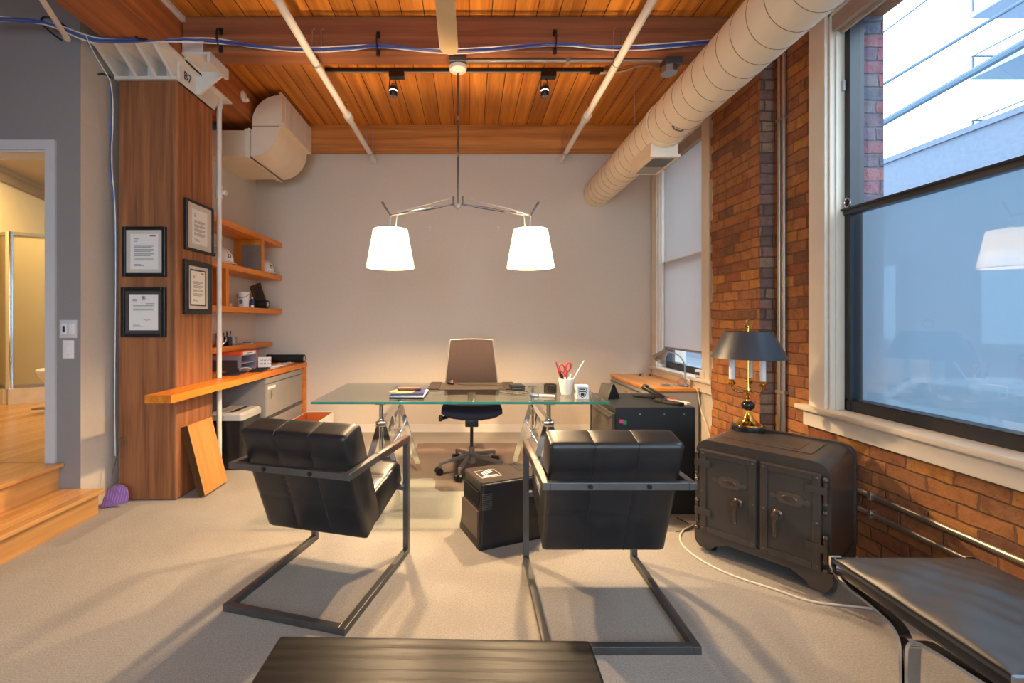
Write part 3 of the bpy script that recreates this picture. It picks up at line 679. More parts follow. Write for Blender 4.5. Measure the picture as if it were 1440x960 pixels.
# ================================================================= FURNITURE
def round_poly(poly, r, n=5):
    out = []; m = len(poly)
    for i in range(m):
        p0, p, p1 = Vector(poly[i - 1]), Vector(poly[i]), Vector(poly[(i + 1) % m])
        ri = r[i] if isinstance(r, (list, tuple)) else r
        a = p + (p0 - p).normalized() * min(ri, (p0 - p).length * 0.48); c = p + (p1 - p).normalized() * min(ri, (p1 - p).length * 0.48)
        for k in range(n + 1):
            t = k / n; out.append(a * (1 - t) ** 2 + p * 2 * t * (1 - t) + c * t * t)
    return out
def resample(path, N):
    P = path + [path[0]]; L = [0]
    for a, b in zip(P, P[1:]): L.append(L[-1] + (b - a).length)
    T = L[-1]; out = []; j = 0
    for k in range(N):
        s = T * k / N
        while L[j + 1] < s: j += 1
        f = (s - L[j]) / max(L[j + 1] - L[j], 1e-9); out.append(P[j].lerp(P[j + 1], f))
    return out, T
def tufted(poly, w, rad, xs, ss, bulge=0.012, N=120, ncol=31, re=0.016, sew=0.004):
    """upholstered block: poly in (y, z) swept across x; panels swell between the seams at xs (in x) and ss (points near the outline)"""
    pts, T = resample(round_poly([Vector(p) for p in poly], rad), N)
    c = sum(pts, Vector((0, 0))) / N
    area = sum(pts[i - 1].cross(pts[i]) if False else pts[i - 1].x * pts[i].y - pts[i].x * pts[i - 1].y for i in range(N))
    nrm = []
    for i in range(N):
        d = (pts[(i + 1) % N] - pts[i - 1]).normalized(); n = Vector((d.y, -d.x))
        nrm.append(n if area > 0 else -n)
    si = sorted(min(range(N), key=lambda i: (pts[i] - Vector(s)).length) for s in ss)
    def bs(i):
        if not si: return 1.0
        for a, b in zip(si, si[1:] + [si[0] + N]):
            j = i if i >= a else i + N
            if a <= j <= b:
                u = (j - a) / max(b - a, 1); return 1 - abs(2 * u - 1) ** 5
        return 1.0
    xe = [-w / 2] + list(xs) + [w / 2]
    def bx(x):
        for a, b in zip(xe, xe[1:]):
            if a <= x <= b: return 1 - abs(2 * (x - a) / (b - a) - 1) ** 6
        return 0
    cols = []
    for a, b in zip(xe, xe[1:]):
        n = max(6, int(ncol * (b - a) / w))
        cols += [a + (b - a) * (0.5 - 0.5 * math.cos(PI * k / n)) for k in range(n)]
    cols.append(w / 2)
    m = MB(); rings = []
    for x in cols:
        e = max(0.0, abs(x) - (w / 2 - re)) / re; inset = re * (1 - math.sqrt(max(0, 1 - min(e, 1) ** 2))) * 0.7
        ring = []
        for i in range(N):
            d = bulge * bx(x) * bs(i) - inset
            p = pts[i] + nrm[i] * d
            ring.append(m.b.verts.new((x, p.x, p.y)))
        rings.append(ring)
    for a, b in zip(rings, rings[1:]):
        for k in range(N): m.b.faces.new((a[k], a[(k + 1) % N], b[(k + 1) % N], b[k]))
    m.b.faces.new(rings[0][::-1]); m.b.faces.new(rings[-1])
    for sx in (-1, 1):                                      # welt along both side edges
        m.tube([(sx * (w / 2 - re * 0.3), p.x + n.x * -0.006, p.y + n.y * -0.006) for p, n in zip(pts, nrm)], 0.0035, 5, close=True)
    for x in xs:                                            # sewn ridge along the vertical seams
        m.tube([(x, p.x + n.x * 0.0005, p.y + n.y * 0.0005) for p, n in zip(pts, nrm)], 0.0022, 5, close=True)
    return m

def leather_chair(label, loc, rz):
    t = thing('cantilever_armchair', label, 'armchair', loc, rz, 'pair of black leather cantilever armchairs')
    hw = 0.287; q = 0.030
    back = [(-0.285, 0.785), (-0.150, 0.822), (0.015, 0.43), (0.05, 0.33), (-0.085, 0.262), (-0.19, 0.53)]
    bk = tufted(back, 0.535, [0.018, 0.03, 0.04, 0.03, 0.022, 0.2], (-0.088, 0.088), [(-0.285, 0.785), (-0.215, 0.60), (-0.16, 0.455), (-0.09, 0.27), (-0.15, 0.82), (-0.07, 0.63)], 0.004)
    obj('backrest', bk, M['leather'], t, angle=60)
    seat = [(0.0, 0.437), (0.31, 0.508), (0.335, 0.385), (0.02, 0.285), (-0.04, 0.33)]
    obj('seat', tufted(seat, 0.512, [0.02, 0.035, 0.025, 0.03, 0.02], (-0.088, 0.088), [(0.0, 0.437), (0.155, 0.472), (0.32, 0.49), (0.17, 0.335)], 0.006), M['leather'], t, angle=60)
    for s in (-1, 1):
        x = s * hw
        obj('base_runner', MB().span((x - q / 2, -0.34, 0.0), (x + q / 2, 0.34, 0.03), bev=0.002), M['steel_dark'], t, smooth=False)
        obj('leg', MB().span((x - q / 2, 0.31, 0.03), (x + q / 2, 0.34, 0.615), bev=0.002), M['steel_dark'], t, smooth=False)
        ar = obj('arm', MB().span((x - q / 2, -0.305, 0.615), (x + q / 2, 0.34, 0.645), bev=0.002), M['steel_dark'], t, smooth=False)
        obj('arm_sleeve', MB().span((x - q / 2 - 0.003, -0.02, 0.612), (x + q / 2 + 0.003, 0.325, 0.648), bev=0.006), M['armpad'], ar)
    obj('base_bar', MB().span((-hw + q / 2, -0.34, 0.0), (hw - q / 2, -0.31, 0.03), bev=0.002), M['steel_dark'], t, smooth=False)
    bb = obj('back_bar', MB().span((-hw + q / 2, -0.305, 0.615), (hw - q / 2, -0.278, 0.645), bev=0.002), M['steel_dark'], t, smooth=False)
    obj('seat_bar', MB().span((-hw, 0.29, 0.355), (hw, 0.32, 0.378), bev=0.002), M['steel_dark'], t, smooth=False)
    for x in (-0.115, 0.115):
        obj('bolt', MB().cyl((x, -0.309, 0.63), (x, -0.304, 0.63), 0.010).cyl((x, -0.311, 0.63), (x, -0.308, 0.63), 0.005, seg=6), M['black'], bb)
    return t
leather_chair('black tufted leather cantilever armchair on the right, facing straight to the desk beside the safe', (0.588, 2.04, 0), 0.0)
leather_chair('black tufted leather cantilever armchair on the left, turned towards the desk', (-0.707, 2.205, 0), -0.262)

# ---------------------------------------------------------------- glass desk
dk = thing('glass_desk', 'long green edged glass desk on chrome trestles', 'desk', (0, 0, 0))
dx0, dx1, dy0, dy1 = -1.047, 0.93, 2.935, 3.835
top = obj('glass_top', MB().span((dx0, dy0 + 0.004, 0.725), (dx1, dy1, 0.74)), M['desk_glass'], dk, smooth=False)
e = MB().span((dx0, dy0, 0.7245), (dx1, dy0 + 0.0035, 0.7405))
obj('edge', e, M['desk_edge'], top, smooth=False)
def trestle(x):
    t = thing('chrome_trestle', 'x', 'trestle', (x, 3.385, 0)); 
    ys = (-0.385, 0.385)
    obj('beam', MB().span((-0.017, -0.385, 0.560), (0.017, 0.385, 0.612), bev=0.002), M['chrome'], t, smooth=False)
    for y in ys:
        obj('post', MB().cyl((0, y, 0.30), (0, y, 0.722), 0.0145, seg=16), M['chrome'], t)
        obj('collar', MB().span((-0.034, y - 0.022, 0.565), (0.034, y + 0.022, 0.60), bev=0.004).cyl((0, y, 0.60), (0, y, 0.612), 0.021), M['chrome'], t)
        obj('glass_pad', MB().span((-0.036, y - 0.03, 0.714), (0.036, y + 0.03, 0.7235), bev=0.002), M['steel_dark'], t, smooth=False)
        for s in (-1, 1):
            obj('leg', MB().bar((s * 0.012, y * 0.97, 0.57), (s * 0.175, y, 0.0), 0.010, 0.042, up=(s, 0, 0.3), bev=0.002), M['chrome'], t, smooth=False)
        obj('cross_plate', MB().prism([(-0.09, 0.29), (0.09, 0.29), (0.055, 0.36), (-0.055, 0.36)], y - 0.006, y + 0.006, axis=1).cyl((0, y, 0.285), (0, y, 0.30), 0.025), M['chrome'], t, smooth=False)
    obj('stretcher', MB().cyl((0, -0.385, 0.32), (0, 0.385, 0.32), 0.009), M['chrome'], t)
    for s in (-1, 1):
        obj('brace', MB().bar((0, s * 0.36, 0.32), (0, s * 0.08, 0.56), 0.03, 0.010, up=(1, 0, 0)), M['chrome'], t, smooth=False)
    return t
t = trestle(-0.595); t['label'] = 'chrome trestle under the left end of the glass desk'; t['group'] = 'chrome desk trestles'
t = trestle(0.535); t['label'] = 'chrome trestle under the right end of the glass desk'; t['group'] = 'chrome desk trestles'

# things on the desk
Z = 0.741
def ang(v, a): return (v[0] * math.cos(a) - v[1] * math.sin(a), v[0] * math.sin(a) + v[1] * math.cos(a))
def sheet(name, c, sx, sy, z, h, a, mat, lab, cat, grp, bev=0.001):
    return one(name, MB().box((0, 0, h / 2), (sx, sy, h), bev=bev), mat, lab, cat, grp, loc=(c[0], c[1], z), rot=(0, 0, a), smooth=False)
fc = (-0.425, 3.185)
sheet('folder', fc, 0.235, 0.31, Z, 0.012, -0.03, M['black_matte'], 'black folder at the bottom of the stack on the desk', 'folder', 'folders stacked on the desk')
sheet('notepad', (fc[0], fc[1]), 0.23, 0.30, Z + 0.0125, 0.007, -0.02, M['paper'], 'white notepad between the folders of the desk stack', 'notepad', None)
sheet('folder', (fc[0] - 0.01, fc[1]), 0.23, 0.30, Z + 0.020, 0.006, 0.03, M['navy'], 'lower navy folder in the stack on the desk', 'folder', 'folders stacked on the desk')
sheet('folder', (fc[0] - 0.015, fc[1] + 0.01), 0.225, 0.29, Z + 0.0265, 0.008, 0.10, M['navy'], 'upper navy folder, askew in the stack on the desk', 'folder', 'folders stacked on the desk')
sheet('envelope', (fc[0] - 0.03, fc[1] + 0.02), 0.16, 0.24, Z + 0.035, 0.002, -0.25, M['oak_top'], 'tan envelope with a white edge on top of the navy folders', 'envelope', None)
c = thing('eyeglass_case', 'brown leather eyeglass case lying on the folder stack', 'case', (fc[0] - 0.005, fc[1] + 0.0, Z + 0.037), 0.06)
obj('body', MB().box((0, 0, 0.0125), (0.17, 0.07, 0.025), bev=0.012, seg=4), M['brown_leather'], c)
obj('seam', MB().box((0, 0, 0.013), (0.171, 0.071, 0.002), bev=0.0), M['black'], c, smooth=False)
pd = thing('desk_pad', 'dark leather desk pad with side panels on the glass desk', 'desk pad', (0.035, 3.615, Z))
obj('pad', MB().span((-0.355, -0.19, 0), (0.33, 0.19, 0.006), bev=0.002), plain('pad_brown', rgb(58, 51, 47), 0.55, spec=0.2), pd, smooth=False)
for s in (-1, 1):
    obj('side_panel', MB().span((-0.36 if s < 0 else 0.245, -0.192, 0.006), (-0.27 if s < 0 else 0.335, 0.192, 0.011), bev=0.002), plain('pad_side', rgb(48, 42, 39), 0.5, spec=0.2), pd, smooth=False)
ms = thing('computer_mouse', 'small dark mouse with an orange mark on the desk pad', 'mouse', (-0.155, 3.70, Z + 0.0065), 0.5)
obj('body', MB().sphere((0, 0, 0.012), 0.03, (0.95, 1.6, 0.62)), M['black'], ms)
obj('wheel', MB().cyl((-0.004, -0.022, 0.026), (0.004, -0.022, 0.026), 0.009), M['orange'], ms)
cpts = [(-0.10, 3.67), (-0.02, 3.60), (0.12, 3.63), (0.24, 3.57), (0.33, 3.60), (0.28, 3.50), (0.20, 3.40), (0.24, 3.25), (0.36, 3.20), (0.45, 3.26), (0.42, 3.36), (0.33, 3.41)]
one('charging_cable', MB().tube([(x, y, Z + 0.012 if y > 3.42 else Z + 0.004) for x, y in cpts], 0.0022, 6, smooth=2), M['black'], 'thin black cable looping over the desk pad and glass', 'cable')
hb = thing('wire_tray', 'dark wire mesh tray box at the right edge of the desk pad', 'tray', (0.37, 3.46, Z), 0.1)
obj('body', MB().span((-0.05, -0.07, 0), (0.05, 0.07, 0.028), bev=0.008), plain('tray_dark', rgb(70, 64, 58), 0.3, 0.5), hb)
obj('lid', MB().span((-0.052, -0.072, 0.028), (0.052, 0.072, 0.036), bev=0.004), M['black'], hb)
ph = thing('phone_handset', 'pale phone charger stick with a silver tip on the desk', 'charger', (0.50, 3.13, Z), -0.25)
obj('body', MB().span((-0.01, -0.016, 0), (0.10, 0.016, 0.014), bev=0.005), M['mat_board'], ph)
obj('plug', MB().span((-0.075, -0.02, 0), (-0.012, 0.02, 0.02), bev=0.005), M['satin'], ph)
wc = thing('mesh_cup', 'low dark wire mesh paperclip cup on the desk', 'cup', (0.602, 3.31, Z))
r = 0.046
obj('mesh', MB().shell([(r, 0.002), (r, 0.058)], 0.0015), haze('wire_mesh', rgb(70, 62, 54), 0.35, 0.0), wc)
obj('rim', MB().tube([(r * math.cos(a * PI / 12), r * math.sin(a * PI / 12), 0.059) for a in range(24)], 0.003, 6, close=True).lathe([(r, 0), (r, 0.004), (0, 0.004)]), M['black'], wc)
for k in range(9):
    a = k * 2 * PI / 9
    obj('wire', MB().cyl((r * math.cos(a), r * math.sin(a), 0.002), (r * math.cos(a), r * math.sin(a), 0.058), 0.0014, seg=6), M['black'], wc)
cup = thing('pencil_cup', 'white tapered pencil cup holding pens and scissors on the desk', 'cup', (0.705, 3.24, Z))
obj('cup', MB().shell([(0.034, 0), (0.044, 0.03), (0.054, 0.115)], 0.004).cyl((0, 0, 0), (0, 0, 0.006), 0.034), M['white'], cup)
def pen(dx, dy, tx, ty, h, mat, lab, r=0.0045, nib=None, name='pen'):
    b0 = Vector((0.705 + dx, 3.24 + dy, Z + 0.012)); b1 = Vector((0.705 + tx, 3.24 + ty, Z + h))
    p = thing(name, lab, 'pen', b0, 0, 'pens in the white cup'); d = b1 - b0
    obj('barrel', MB().cyl((0, 0, 0), d, r, seg=10), mat, p)
    obj('cap', MB().cyl(d * 0.86, d * 1.02, r * 1.15, r * 0.8, seg=10), nib or mat, p)
pen(-0.01, 0.0, -0.075, -0.01, 0.235, M['red'], 'red pen leaning left out of the white cup', 0.006, M['purple'])
pen(-0.005, -0.012, -0.048, -0.02, 0.165, M['black'], 'short black pen at the left of the white cup', 0.006)
pen(0.0, -0.015, -0.035, -0.03, 0.15, M['black'], 'stubby dark pen in front in the white cup', 0.005)
pen(0.005, 0.012, 0.012, 0.02, 0.165, M['navy'], 'dark blue pen upright in the middle of the white cup', 0.005)
pen(0.012, 0.0, 0.032, -0.01, 0.145, M['white'], 'short white pen at the right of the white cup', 0.0055)
pen(0.0, 0.01, 0.135, 0.03, 0.235, M['candle'], 'long white stylus leaning far right out of the white cup', 0.0045)
sc = thing('scissors', 'scissors with red orange handles standing in the white cup', 'scissors', (0.705, 3.262, Z + 0.01))
def ring(cx, cz, rx, rz, a):
    return [(cx + rx * math.cos(t) * math.cos(a) - rz * math.sin(t) * math.sin(a), 0, cz + rx * math.cos(t) * math.sin(a) + rz * math.sin(t) * math.cos(a)) for t in [k * PI / 10 for k in range(20)]]
obj('handle', MB().tube(ring(-0.024, 0.175, 0.018, 0.03, 0.3), 0.0055, 8, close=True).tube([(-0.015, 0, 0.145), (0.0, 0, 0.11)], 0.006, 8), M['red'], sc)
obj('handle', MB().tube(ring(0.022, 0.185, 0.018, 0.034, -0.25), 0.0055, 8, close=True).tube([(0.013, 0, 0.15), (0.0, 0, 0.11)], 0.006, 8), M['red'], sc)
obj('blade', MB().bar((0, 0, 0.11), (0.01, 0, 0.0), 0.012, 0.002, up=(0, 1, 0)), M['chrome'], sc, smooth=False)
nc = thing('note_cube', 'white paper note cube printed with a dark shield crest', 'note cube', (0.775, 3.07, Z), -0.10)
obj('block', MB().box((0, 0, 0.045), (0.085, 0.085, 0.09), bev=0.002), M['white'], nc, smooth=False)
def shield(s, cx=0, cz=0): return [(cx + s * u, cz + s * v) for u, v in [(-0.5, 0.6), (-0.42, 0.66), (0.42, 0.66), (0.5, 0.6), (0.5, -0.1), (0.38, -0.42), (0, -0.68), (-0.38, -0.42), (-0.5, -0.1)]]
em = obj('crest', MB().prism(shield(0.052, 0, 0.045), -0.0436, -0.0426, axis=1), M['ink_dark'], nc, smooth=False)
obj('field', MB().prism(shield(0.044, 0, 0.045), -0.0440, -0.0430, axis=1), M['paper'], em, smooth=False)
obj('band', MB().span((-0.021, -0.0446, 0.049), (0.021, -0.0432, 0.056)).span((-0.017, -0.0446, 0.064), (0.017, -0.0432, 0.072)).span((-0.012, -0.0446, 0.024), (0.012, -0.0432, 0.044)), M['ink_dark'], em, smooth=False)
obj('side_print', MB().tube([(-0.0432, -0.03, 0.03), (-0.0432, -0.01, 0.06), (-0.0432, 0.01, 0.035), (-0.0432, 0.02, 0.06)], 0.0025, 5, smooth=2).tube([(-0.0432, -0.03, 0.06), (-0.0432, -0.015, 0.035), (-0.0432, 0.005, 0.07), (-0.0432, 0.03, 0.03)], 0.002, 5, smooth=2), M['ink_dark'], nc)

# ---------------------------------------------------------------- office chair
oc = thing('office_chair', 'grey mesh high back swivel chair behind the glass desk', 'office chair', (0.02, 3.80, 0))
def curved_back():
    m = MB(); R = []; ny = 13; nx = 11
    for j in range(ny):
        v = j / (ny - 1); z = 0.60 + v * 0.50; hw = 0.242 - 0.05 * v; y = 0.24 + 0.035 * math.sin(v * PI) * -1 + 0.06 * v
        row = []
        for i in range(nx):
            u = i / (nx - 1) * 2 - 1
            row.append((u * hw, y - 0.035 * u * u, z - 0.006 * u * u * (1 if j == ny - 1 else 0)))
        R.append(row)
    F_ = [[m.b.verts.new(p) for p in r] for r in R]; B_ = [[m.b.verts.new((p[0], p[1] + 0.022, p[2])) for p in r] for r in R]
    for j in range(ny - 1):
        for i in range(nx - 1):
            m.b.faces.new((F_[j][i], F_[j][i + 1], F_[j + 1][i + 1], F_[j + 1][i])); m.b.faces.new((B_[j][i], B_[j + 1][i], B_[j + 1][i + 1], B_[j][i + 1]))
        for i, q in ((0, 1), (nx - 1, -1)): m.b.faces.new((F_[j][i], F_[j + 1][i], B_[j + 1][i], B_[j][i]))
    for i in range(nx - 1):
        m.b.faces.new((F_[0][i], B_[0][i], B_[0][i + 1], F_[0][i + 1])); m.b.faces.new((F_[-1][i], F_[-1][i + 1], B_[-1][i + 1], B_[-1][i]))
    edge = [R[j][0] for j in range(ny)] + R[-1][1:] + [R[j][-1] for j in range(ny - 2, -1, -1)]
    return m, edge
bm_, edge = curved_back()
bk = obj('backrest', bm_, M['mesh_grey'], oc)
obj('back_rim', MB().tube([(x, y + 0.011, z) for x, y, z in edge], 0.009, 8), M['chair_base'], bk)
obj('back_support', MB().bar((0, 0.24, 0.62), (0, 0.14, 0.47), 0.07, 0.03, up=(0, 1, 0), bev=0.01), M['black'], oc)
seat = [(-0.275, 0.53), (-0.23, 0.545), (0.2, 0.535), (0.23, 0.52), (0.23, 0.475), (-0.2, 0.465), (-0.265, 0.485)]
m = MB(); N = 15; rows = []
pts = round_poly([Vector(p) for p in seat], 0.03, 4)
for i in range(N):
    u = i / (N - 1) * 2 - 1; s = 1 - 0.10 * abs(u) ** 4
    rows.append([m.b.verts.new((u * 0.245, p.x * s, p.y + (0.018 * u * u) + (0.03 * abs(u) ** 6 if p.y < 0.5 else 0))) for p in pts])
for a, b_ in zip(rows, rows[1:]):
    for k in range(len(pts)): m.b.faces.new((a[k], a[(k + 1) % len(pts)], b_[(k + 1) % len(pts)], b_[k]))
m.b.faces.new(rows[0][::-1]); m.b.faces.new(rows[-1])
obj('seat', m, M['chair_seat'], oc)
mech = obj('mechanism', MB().span((-0.055, -0.10, 0.385), (0.055, 0.12, 0.455), bev=0.008).span((-0.10, -0.06, 0.43), (0.10, 0.02, 0.468), bev=0.006), M['black'], oc)
obj('lever', MB().cyl((-0.2, -0.12, 0.475), (-0.26, -0.16, 0.47), 0.014).box((-0.255, -0.16, 0.475), (0.03, 0.05, 0.05), bev=0.008), M['black'], mech)
obj('gas_lift', MB().cyl((0, 0, 0.20), (0, 0, 0.39), 0.014), M['black'], oc)
obj('hub', MB().cyl((0, 0, 0.06), (0, 0, 0.20), 0.029, 0.025), M['chair_base'], oc)
for k, a in enumerate((-108, -36, 36, 108, 180)):
    ar = math.radians(a - 90 + 18 + 54)
    ar = math.radians([205, 250, 333, 45, 118][k])
    d = Vector((math.cos(ar), math.sin(ar), 0))
    obj('base_leg', MB().bar(d * 0.02 + Vector((0, 0, 0.130)), d * 0.29 + Vector((0, 0, 0.094)), 0.034, 0.028, bev=0.008), M['chair_base'], oc)
    cs = obj('caster', MB().cyl(d * 0.29 + Vector((0, 0, 0.05)), d * 0.29 + Vector((0, 0, 0.10)), 0.011), M['chair_base'], oc)
    n = Vector((-d.y, d.x, 0)); cc = d * 0.30 + Vector((0, 0, 0.0305))
    for s in (-1, 1): obj('wheel', MB().cyl(cc + n * s * 0.008, cc + n * s * 0.026, 0.029, seg=20), M['black'], cs)
mt = [(-0.53, 4.62), (0.53, 4.62), (0.53, 3.60), (0.30, 3.60), (0.28, 3.56), (0.28, 3.38), (0.24, 3.33), (-0.22, 3.33), (-0.26, 3.38), (-0.27, 3.56), (-0.30, 3.60), (-0.53, 3.60)]
one('chair_mat', MB().prism(mt, 0.0005, 0.0025, axis=2), M['mat_clear'], 'translucent vinyl mat on the carpet under the swivel chair', 'chair mat', smooth=False)
# shift the wheels onto the mat
oc.location.z = 0.003

# ---------------------------------------------------------------- black shredder-like air cleaner on the carpet
ac = thing('air_purifier', 'black tapered air purifier on the carpet between the two armchairs', 'air purifier', (0.072, 2.50, 0), 0.384)
def taper(w, d, h, e, r=0.02):
    m = MB(); bot = round_poly([Vector(p) for p in ((-e, -e), (w + e, -e), (w + e, d + e), (-e, d + e))], r, 5); tp = round_poly([Vector(p) for p in ((0, 0), (w, 0), (w, d), (0, d))], r, 5)
    lv = [(0.0, 1.0), (0.02, 1.02), (0.035, 0.9), (h * 0.5, 0.45), (h, 0.0)]; R = []
    for z, f in lv: R.append([m.b.verts.new((t.x * (1 - f) + b.x * f, t.y * (1 - f) + b.y * f, z)) for t, b in zip(tp, bot)])
    for a, b in zip(R, R[1:]):
        for k in range(len(tp)): m.b.faces.new((a[k], a[(k + 1) % len(tp)], b[(k + 1) % len(tp)], b[k]))
    m.b.faces.new(R[0][::-1]); m.b.faces.new(R[-1]); return m
W_, D_ = 0.36, 0.26
obj('body', taper(W_, D_, 0.345, 0.03), M['black'], ac)
lid = obj('lid', MB().prism([(p.x, p.y) for p in round_poly([Vector(p) for p in ((-0.004, -0.004), (W_ + 0.004, -0.004), (W_ + 0.004, D_ + 0.004), (-0.004, D_ + 0.004))], 0.022, 5)], 0.345, 0.364, axis=2), plain('purifier_lid', rgb(62, 54, 50), 0.35), ac, smooth=False)
obj('lid_line', MB().tube([(0.0, -0.005, 0.355), (W_ / 2, -0.006, 0.355), (W_, -0.005, 0.355)], 0.0025, 6), M['satin'], lid)
obj('handle_slot', MB().span((W_ - 0.07, D_ - 0.16, 0.3642), (W_ - 0.03, D_ - 0.02, 0.3652), bev=0.0), M['black_matte'], lid, smooth=False)
lb = MB()
for k in range(4): lb.span((0.06 + k * 0.02, 0.11 + 0.012 * k, 0.3642), (0.072 + k * 0.02, 0.16 + 0.012 * k, 0.3648))
lb.span((0.03, 0.07, 0.3642), (0.16, 0.074, 0.3648)).span((0.03, 0.19, 0.3642), (0.16, 0.192, 0.3648)).span((0.03, 0.07, 0.3642), (0.032, 0.19, 0.3648)).span((0.158, 0.07, 0.3642), (0.16, 0.19, 0.3648)).span((0.05, 0.085, 0.3642), (0.14, 0.10, 0.3648))
obj('label_print', lb, M['white'], lid, smooth=False)
for k in range(9):
    z = 0.215 + k * 0.0105; f = 0.012
    obj('vent_slot', MB().span((-0.004, -f - 0.0025, z), (0.055, -f + 0.003, z + 0.005)), M['steel_dark'], ac, smooth=False)
for k in range(9):
    z = 0.215 + k * 0.0105
    obj('vent_slot', MB().span((-0.0145, 0.02, z), (-0.009, D_ - 0.01, z + 0.005)), M['black_matte'], ac, smooth=False)
obj('side_panel', MB().prism([(0.012, 0.03), (D_ - 0.01, 0.03), (D_ - 0.01, 0.2), (0.012, 0.2)], -0.0258, -0.010, axis=0), plain('purifier_panel', rgb(96, 80, 68), 0.4), ac, smooth=False)

# ---------------------------------------------------------------- antique safe
sf = thing('antique_safe', 'old grey two door steel safe on castors against the brick wall', 'safe', (1.268, 2.484, 0), -math.radians(50.3))
SW, SD, SH = 0.597, 0.50, 0.63
body = MB()
def rrect(x0, x1, z0, z1, r, n=6): return [(p.x, p.y) for p in round_poly([Vector(q) for q in ((x0, z0), (x1, z0), (x1, z1), (x0, z1))], [0.02, 0.02, r, r], n)]
body.prism(rrect(0, SW, 0.10, SH - 0.008, 0.075), 0, SD - 0.03, axis=1)
obj('body', body, M['safe'], sf, angle=25)
obj('back_flange', MB().prism(rrect(-0.010, SW + 0.010, 0.09, SH, 0.082), SD - 0.03, SD, axis=1), M['safe'], sf, angle=25)
sk = [(-0.006, 0.125), (-0.006, 0.07), (0.02, 0.03), (0.075, 0.028), (0.10, 0.055), (0.16, 0.085), (0.44, 0.085), (0.50, 0.055), (0.52, 0.028), (SW - 0.02, 0.03), (SW + 0.006, 0.07), (SW + 0.006, 0.125)]
obj('skirt', MB().prism(sk[::-1], -0.006, 0.012, axis=1), M['safe'], sf, smooth=False)
sks = [(-0.005, 0.125), (-0.005, 0.07), (0.02, 0.03), (0.075, 0.028), (0.11, 0.07), (SD - 0.11, 0.07), (SD - 0.075, 0.028), (SD - 0.02, 0.03), (SD, 0.07), (SD, 0.125)]
obj('skirt', MB().prism(sks[::-1], SW - 0.008, SW + 0.006, axis=0), M['safe'], sf, smooth=False)
obj('skirt', MB().prism(sks[::-1], -0.006, 0.008, axis=0), M['safe'], sf, smooth=False)
for x in (0.065, SW - 0.065):
    for y in (0.06, SD - 0.07):
        obj('castor', MB().cyl((x - 0.012, y, 0.027), (x + 0.012, y, 0.027), 0.027).cyl((x, y, 0.03), (x, y, 0.1), 0.01), M['black'], sf)
for k, (x0, x1) in enumerate(((0.028, 0.302), (0.318, 0.565))):
    z0, z1 = 0.125, 0.572
    dr = obj('door', MB().span((x0, -0.020, z0), (x1, 0.002, z1), bev=0.003), M['safe'], sf, smooth=False)
    fr = MB()
    b_ = 0.034
    fr.span((x0 + 0.002, -0.027, z0 + 0.002), (x0 + b_, -0.019, z1 - 0.002), bev=0.003).span((x1 - b_, -0.027, z0 + 0.002), (x1 - 0.002, -0.019, z1 - 0.002), bev=0.003).span((x0 + b_, -0.0268, z0 + 0.002), (x1 - b_, -0.019, z0 + b_), bev=0.003).span((x0 + b_, -0.0268, z1 - b_), (x1 - b_, -0.019, z1 - 0.002), bev=0.003)
    obj('door_frame', fr, M['safe'], dr, smooth=False)
    xc = x0 + (0.15 if k == 0 else 0.125); zc = 0.425
    pl = [(xc + u, zc + v) for u, v in [(-0.085, 0), (-0.075, 0.014), (-0.055, 0.008), (-0.04, 0.028), (0.04, 0.028), (0.055, 0.008), (0.075, 0.014), (0.085, 0), (0.075, -0.014), (0.055, -0.008), (0.04, -0.028), (-0.04, -0.028), (-0.055, -0.008), (-0.075, -0.014)]]
    ep = obj('escutcheon', MB().prism(pl, -0.0275, -0.019, axis=1).cyl((xc - 0.07, -0.03, zc), (xc - 0.07, -0.02, zc), 0.008).cyl((xc + 0.07, -0.03, zc), (xc + 0.07, -0.02, zc), 0.008), M['safe_plate'], dr, smooth=False)
    obj('medallion', MB().sphere((xc, -0.0275, zc), 0.02, (1.6, 0.2, 0.8)), M['safe_dark'], ep)
    xh = x1 - 0.085 if k == 0 else x0 + 0.075; zh = 0.335
    obj('handle', MB().lathe([(0.022, 0), (0.024, 0.006), (0.016, 0.012), (0.014, 0.03), (0.019, 0.036), (0.017, 0.048), (0.0, 0.05)], (xh, -0.02, zh), 20, rot=(PI / 2, 0, 0)).tube([(xh, -0.055, zh), (xh, -0.06, zh - 0.02), (xh, -0.056, zh - 0.095)], 0.009, 10, smooth=1).sphere((xh, -0.056, zh - 0.095), 0.0105, seg=12), M['safe_dark'], dr)
    for (bx_, bz) in ((x0 + 0.016, z0 + 0.02), (x1 - 0.016, z0 + 0.02), (x0 + 0.016, z1 - 0.02), (x1 - 0.016, z1 - 0.02), (x0 + 0.016, 0.345), (x1 - 0.016, 0.345)):
        obj('rivet', MB().sphere((bx_, -0.0265, bz), 0.007, (1, 0.5, 1), seg=10), M['safe_dark'], dr)
    s = -1 if k == 0 else 1; xh = 0.012 if k == 0 else SW - 0.017
    for zc in (0.50, 0.235):
        hg = obj('hinge', MB().cyl((xh, -0.018, zc - 0.055), (xh, -0.018, zc + 0.04), 0.0095).cyl((xh, -0.018, zc - 0.02), (xh, -0.018, zc + 0.015), 0.0125).sphere((xh, -0.018, zc + 0.05), 0.0125, seg=12).sphere((xh, -0.018, zc - 0.062), 0.011, seg=12).sphere((xh, -0.018, zc - 0.10), 0.012, seg=12), M['safe_dark'], sf)
        xs = sorted((xh, xh - s * 0.075)); obj('strap', MB().span((xs[0], -0.031, zc - 0.018), (xs[1], -0.0265, zc + 0.018), bev=0.002), M['safe'], hg, smooth=False)
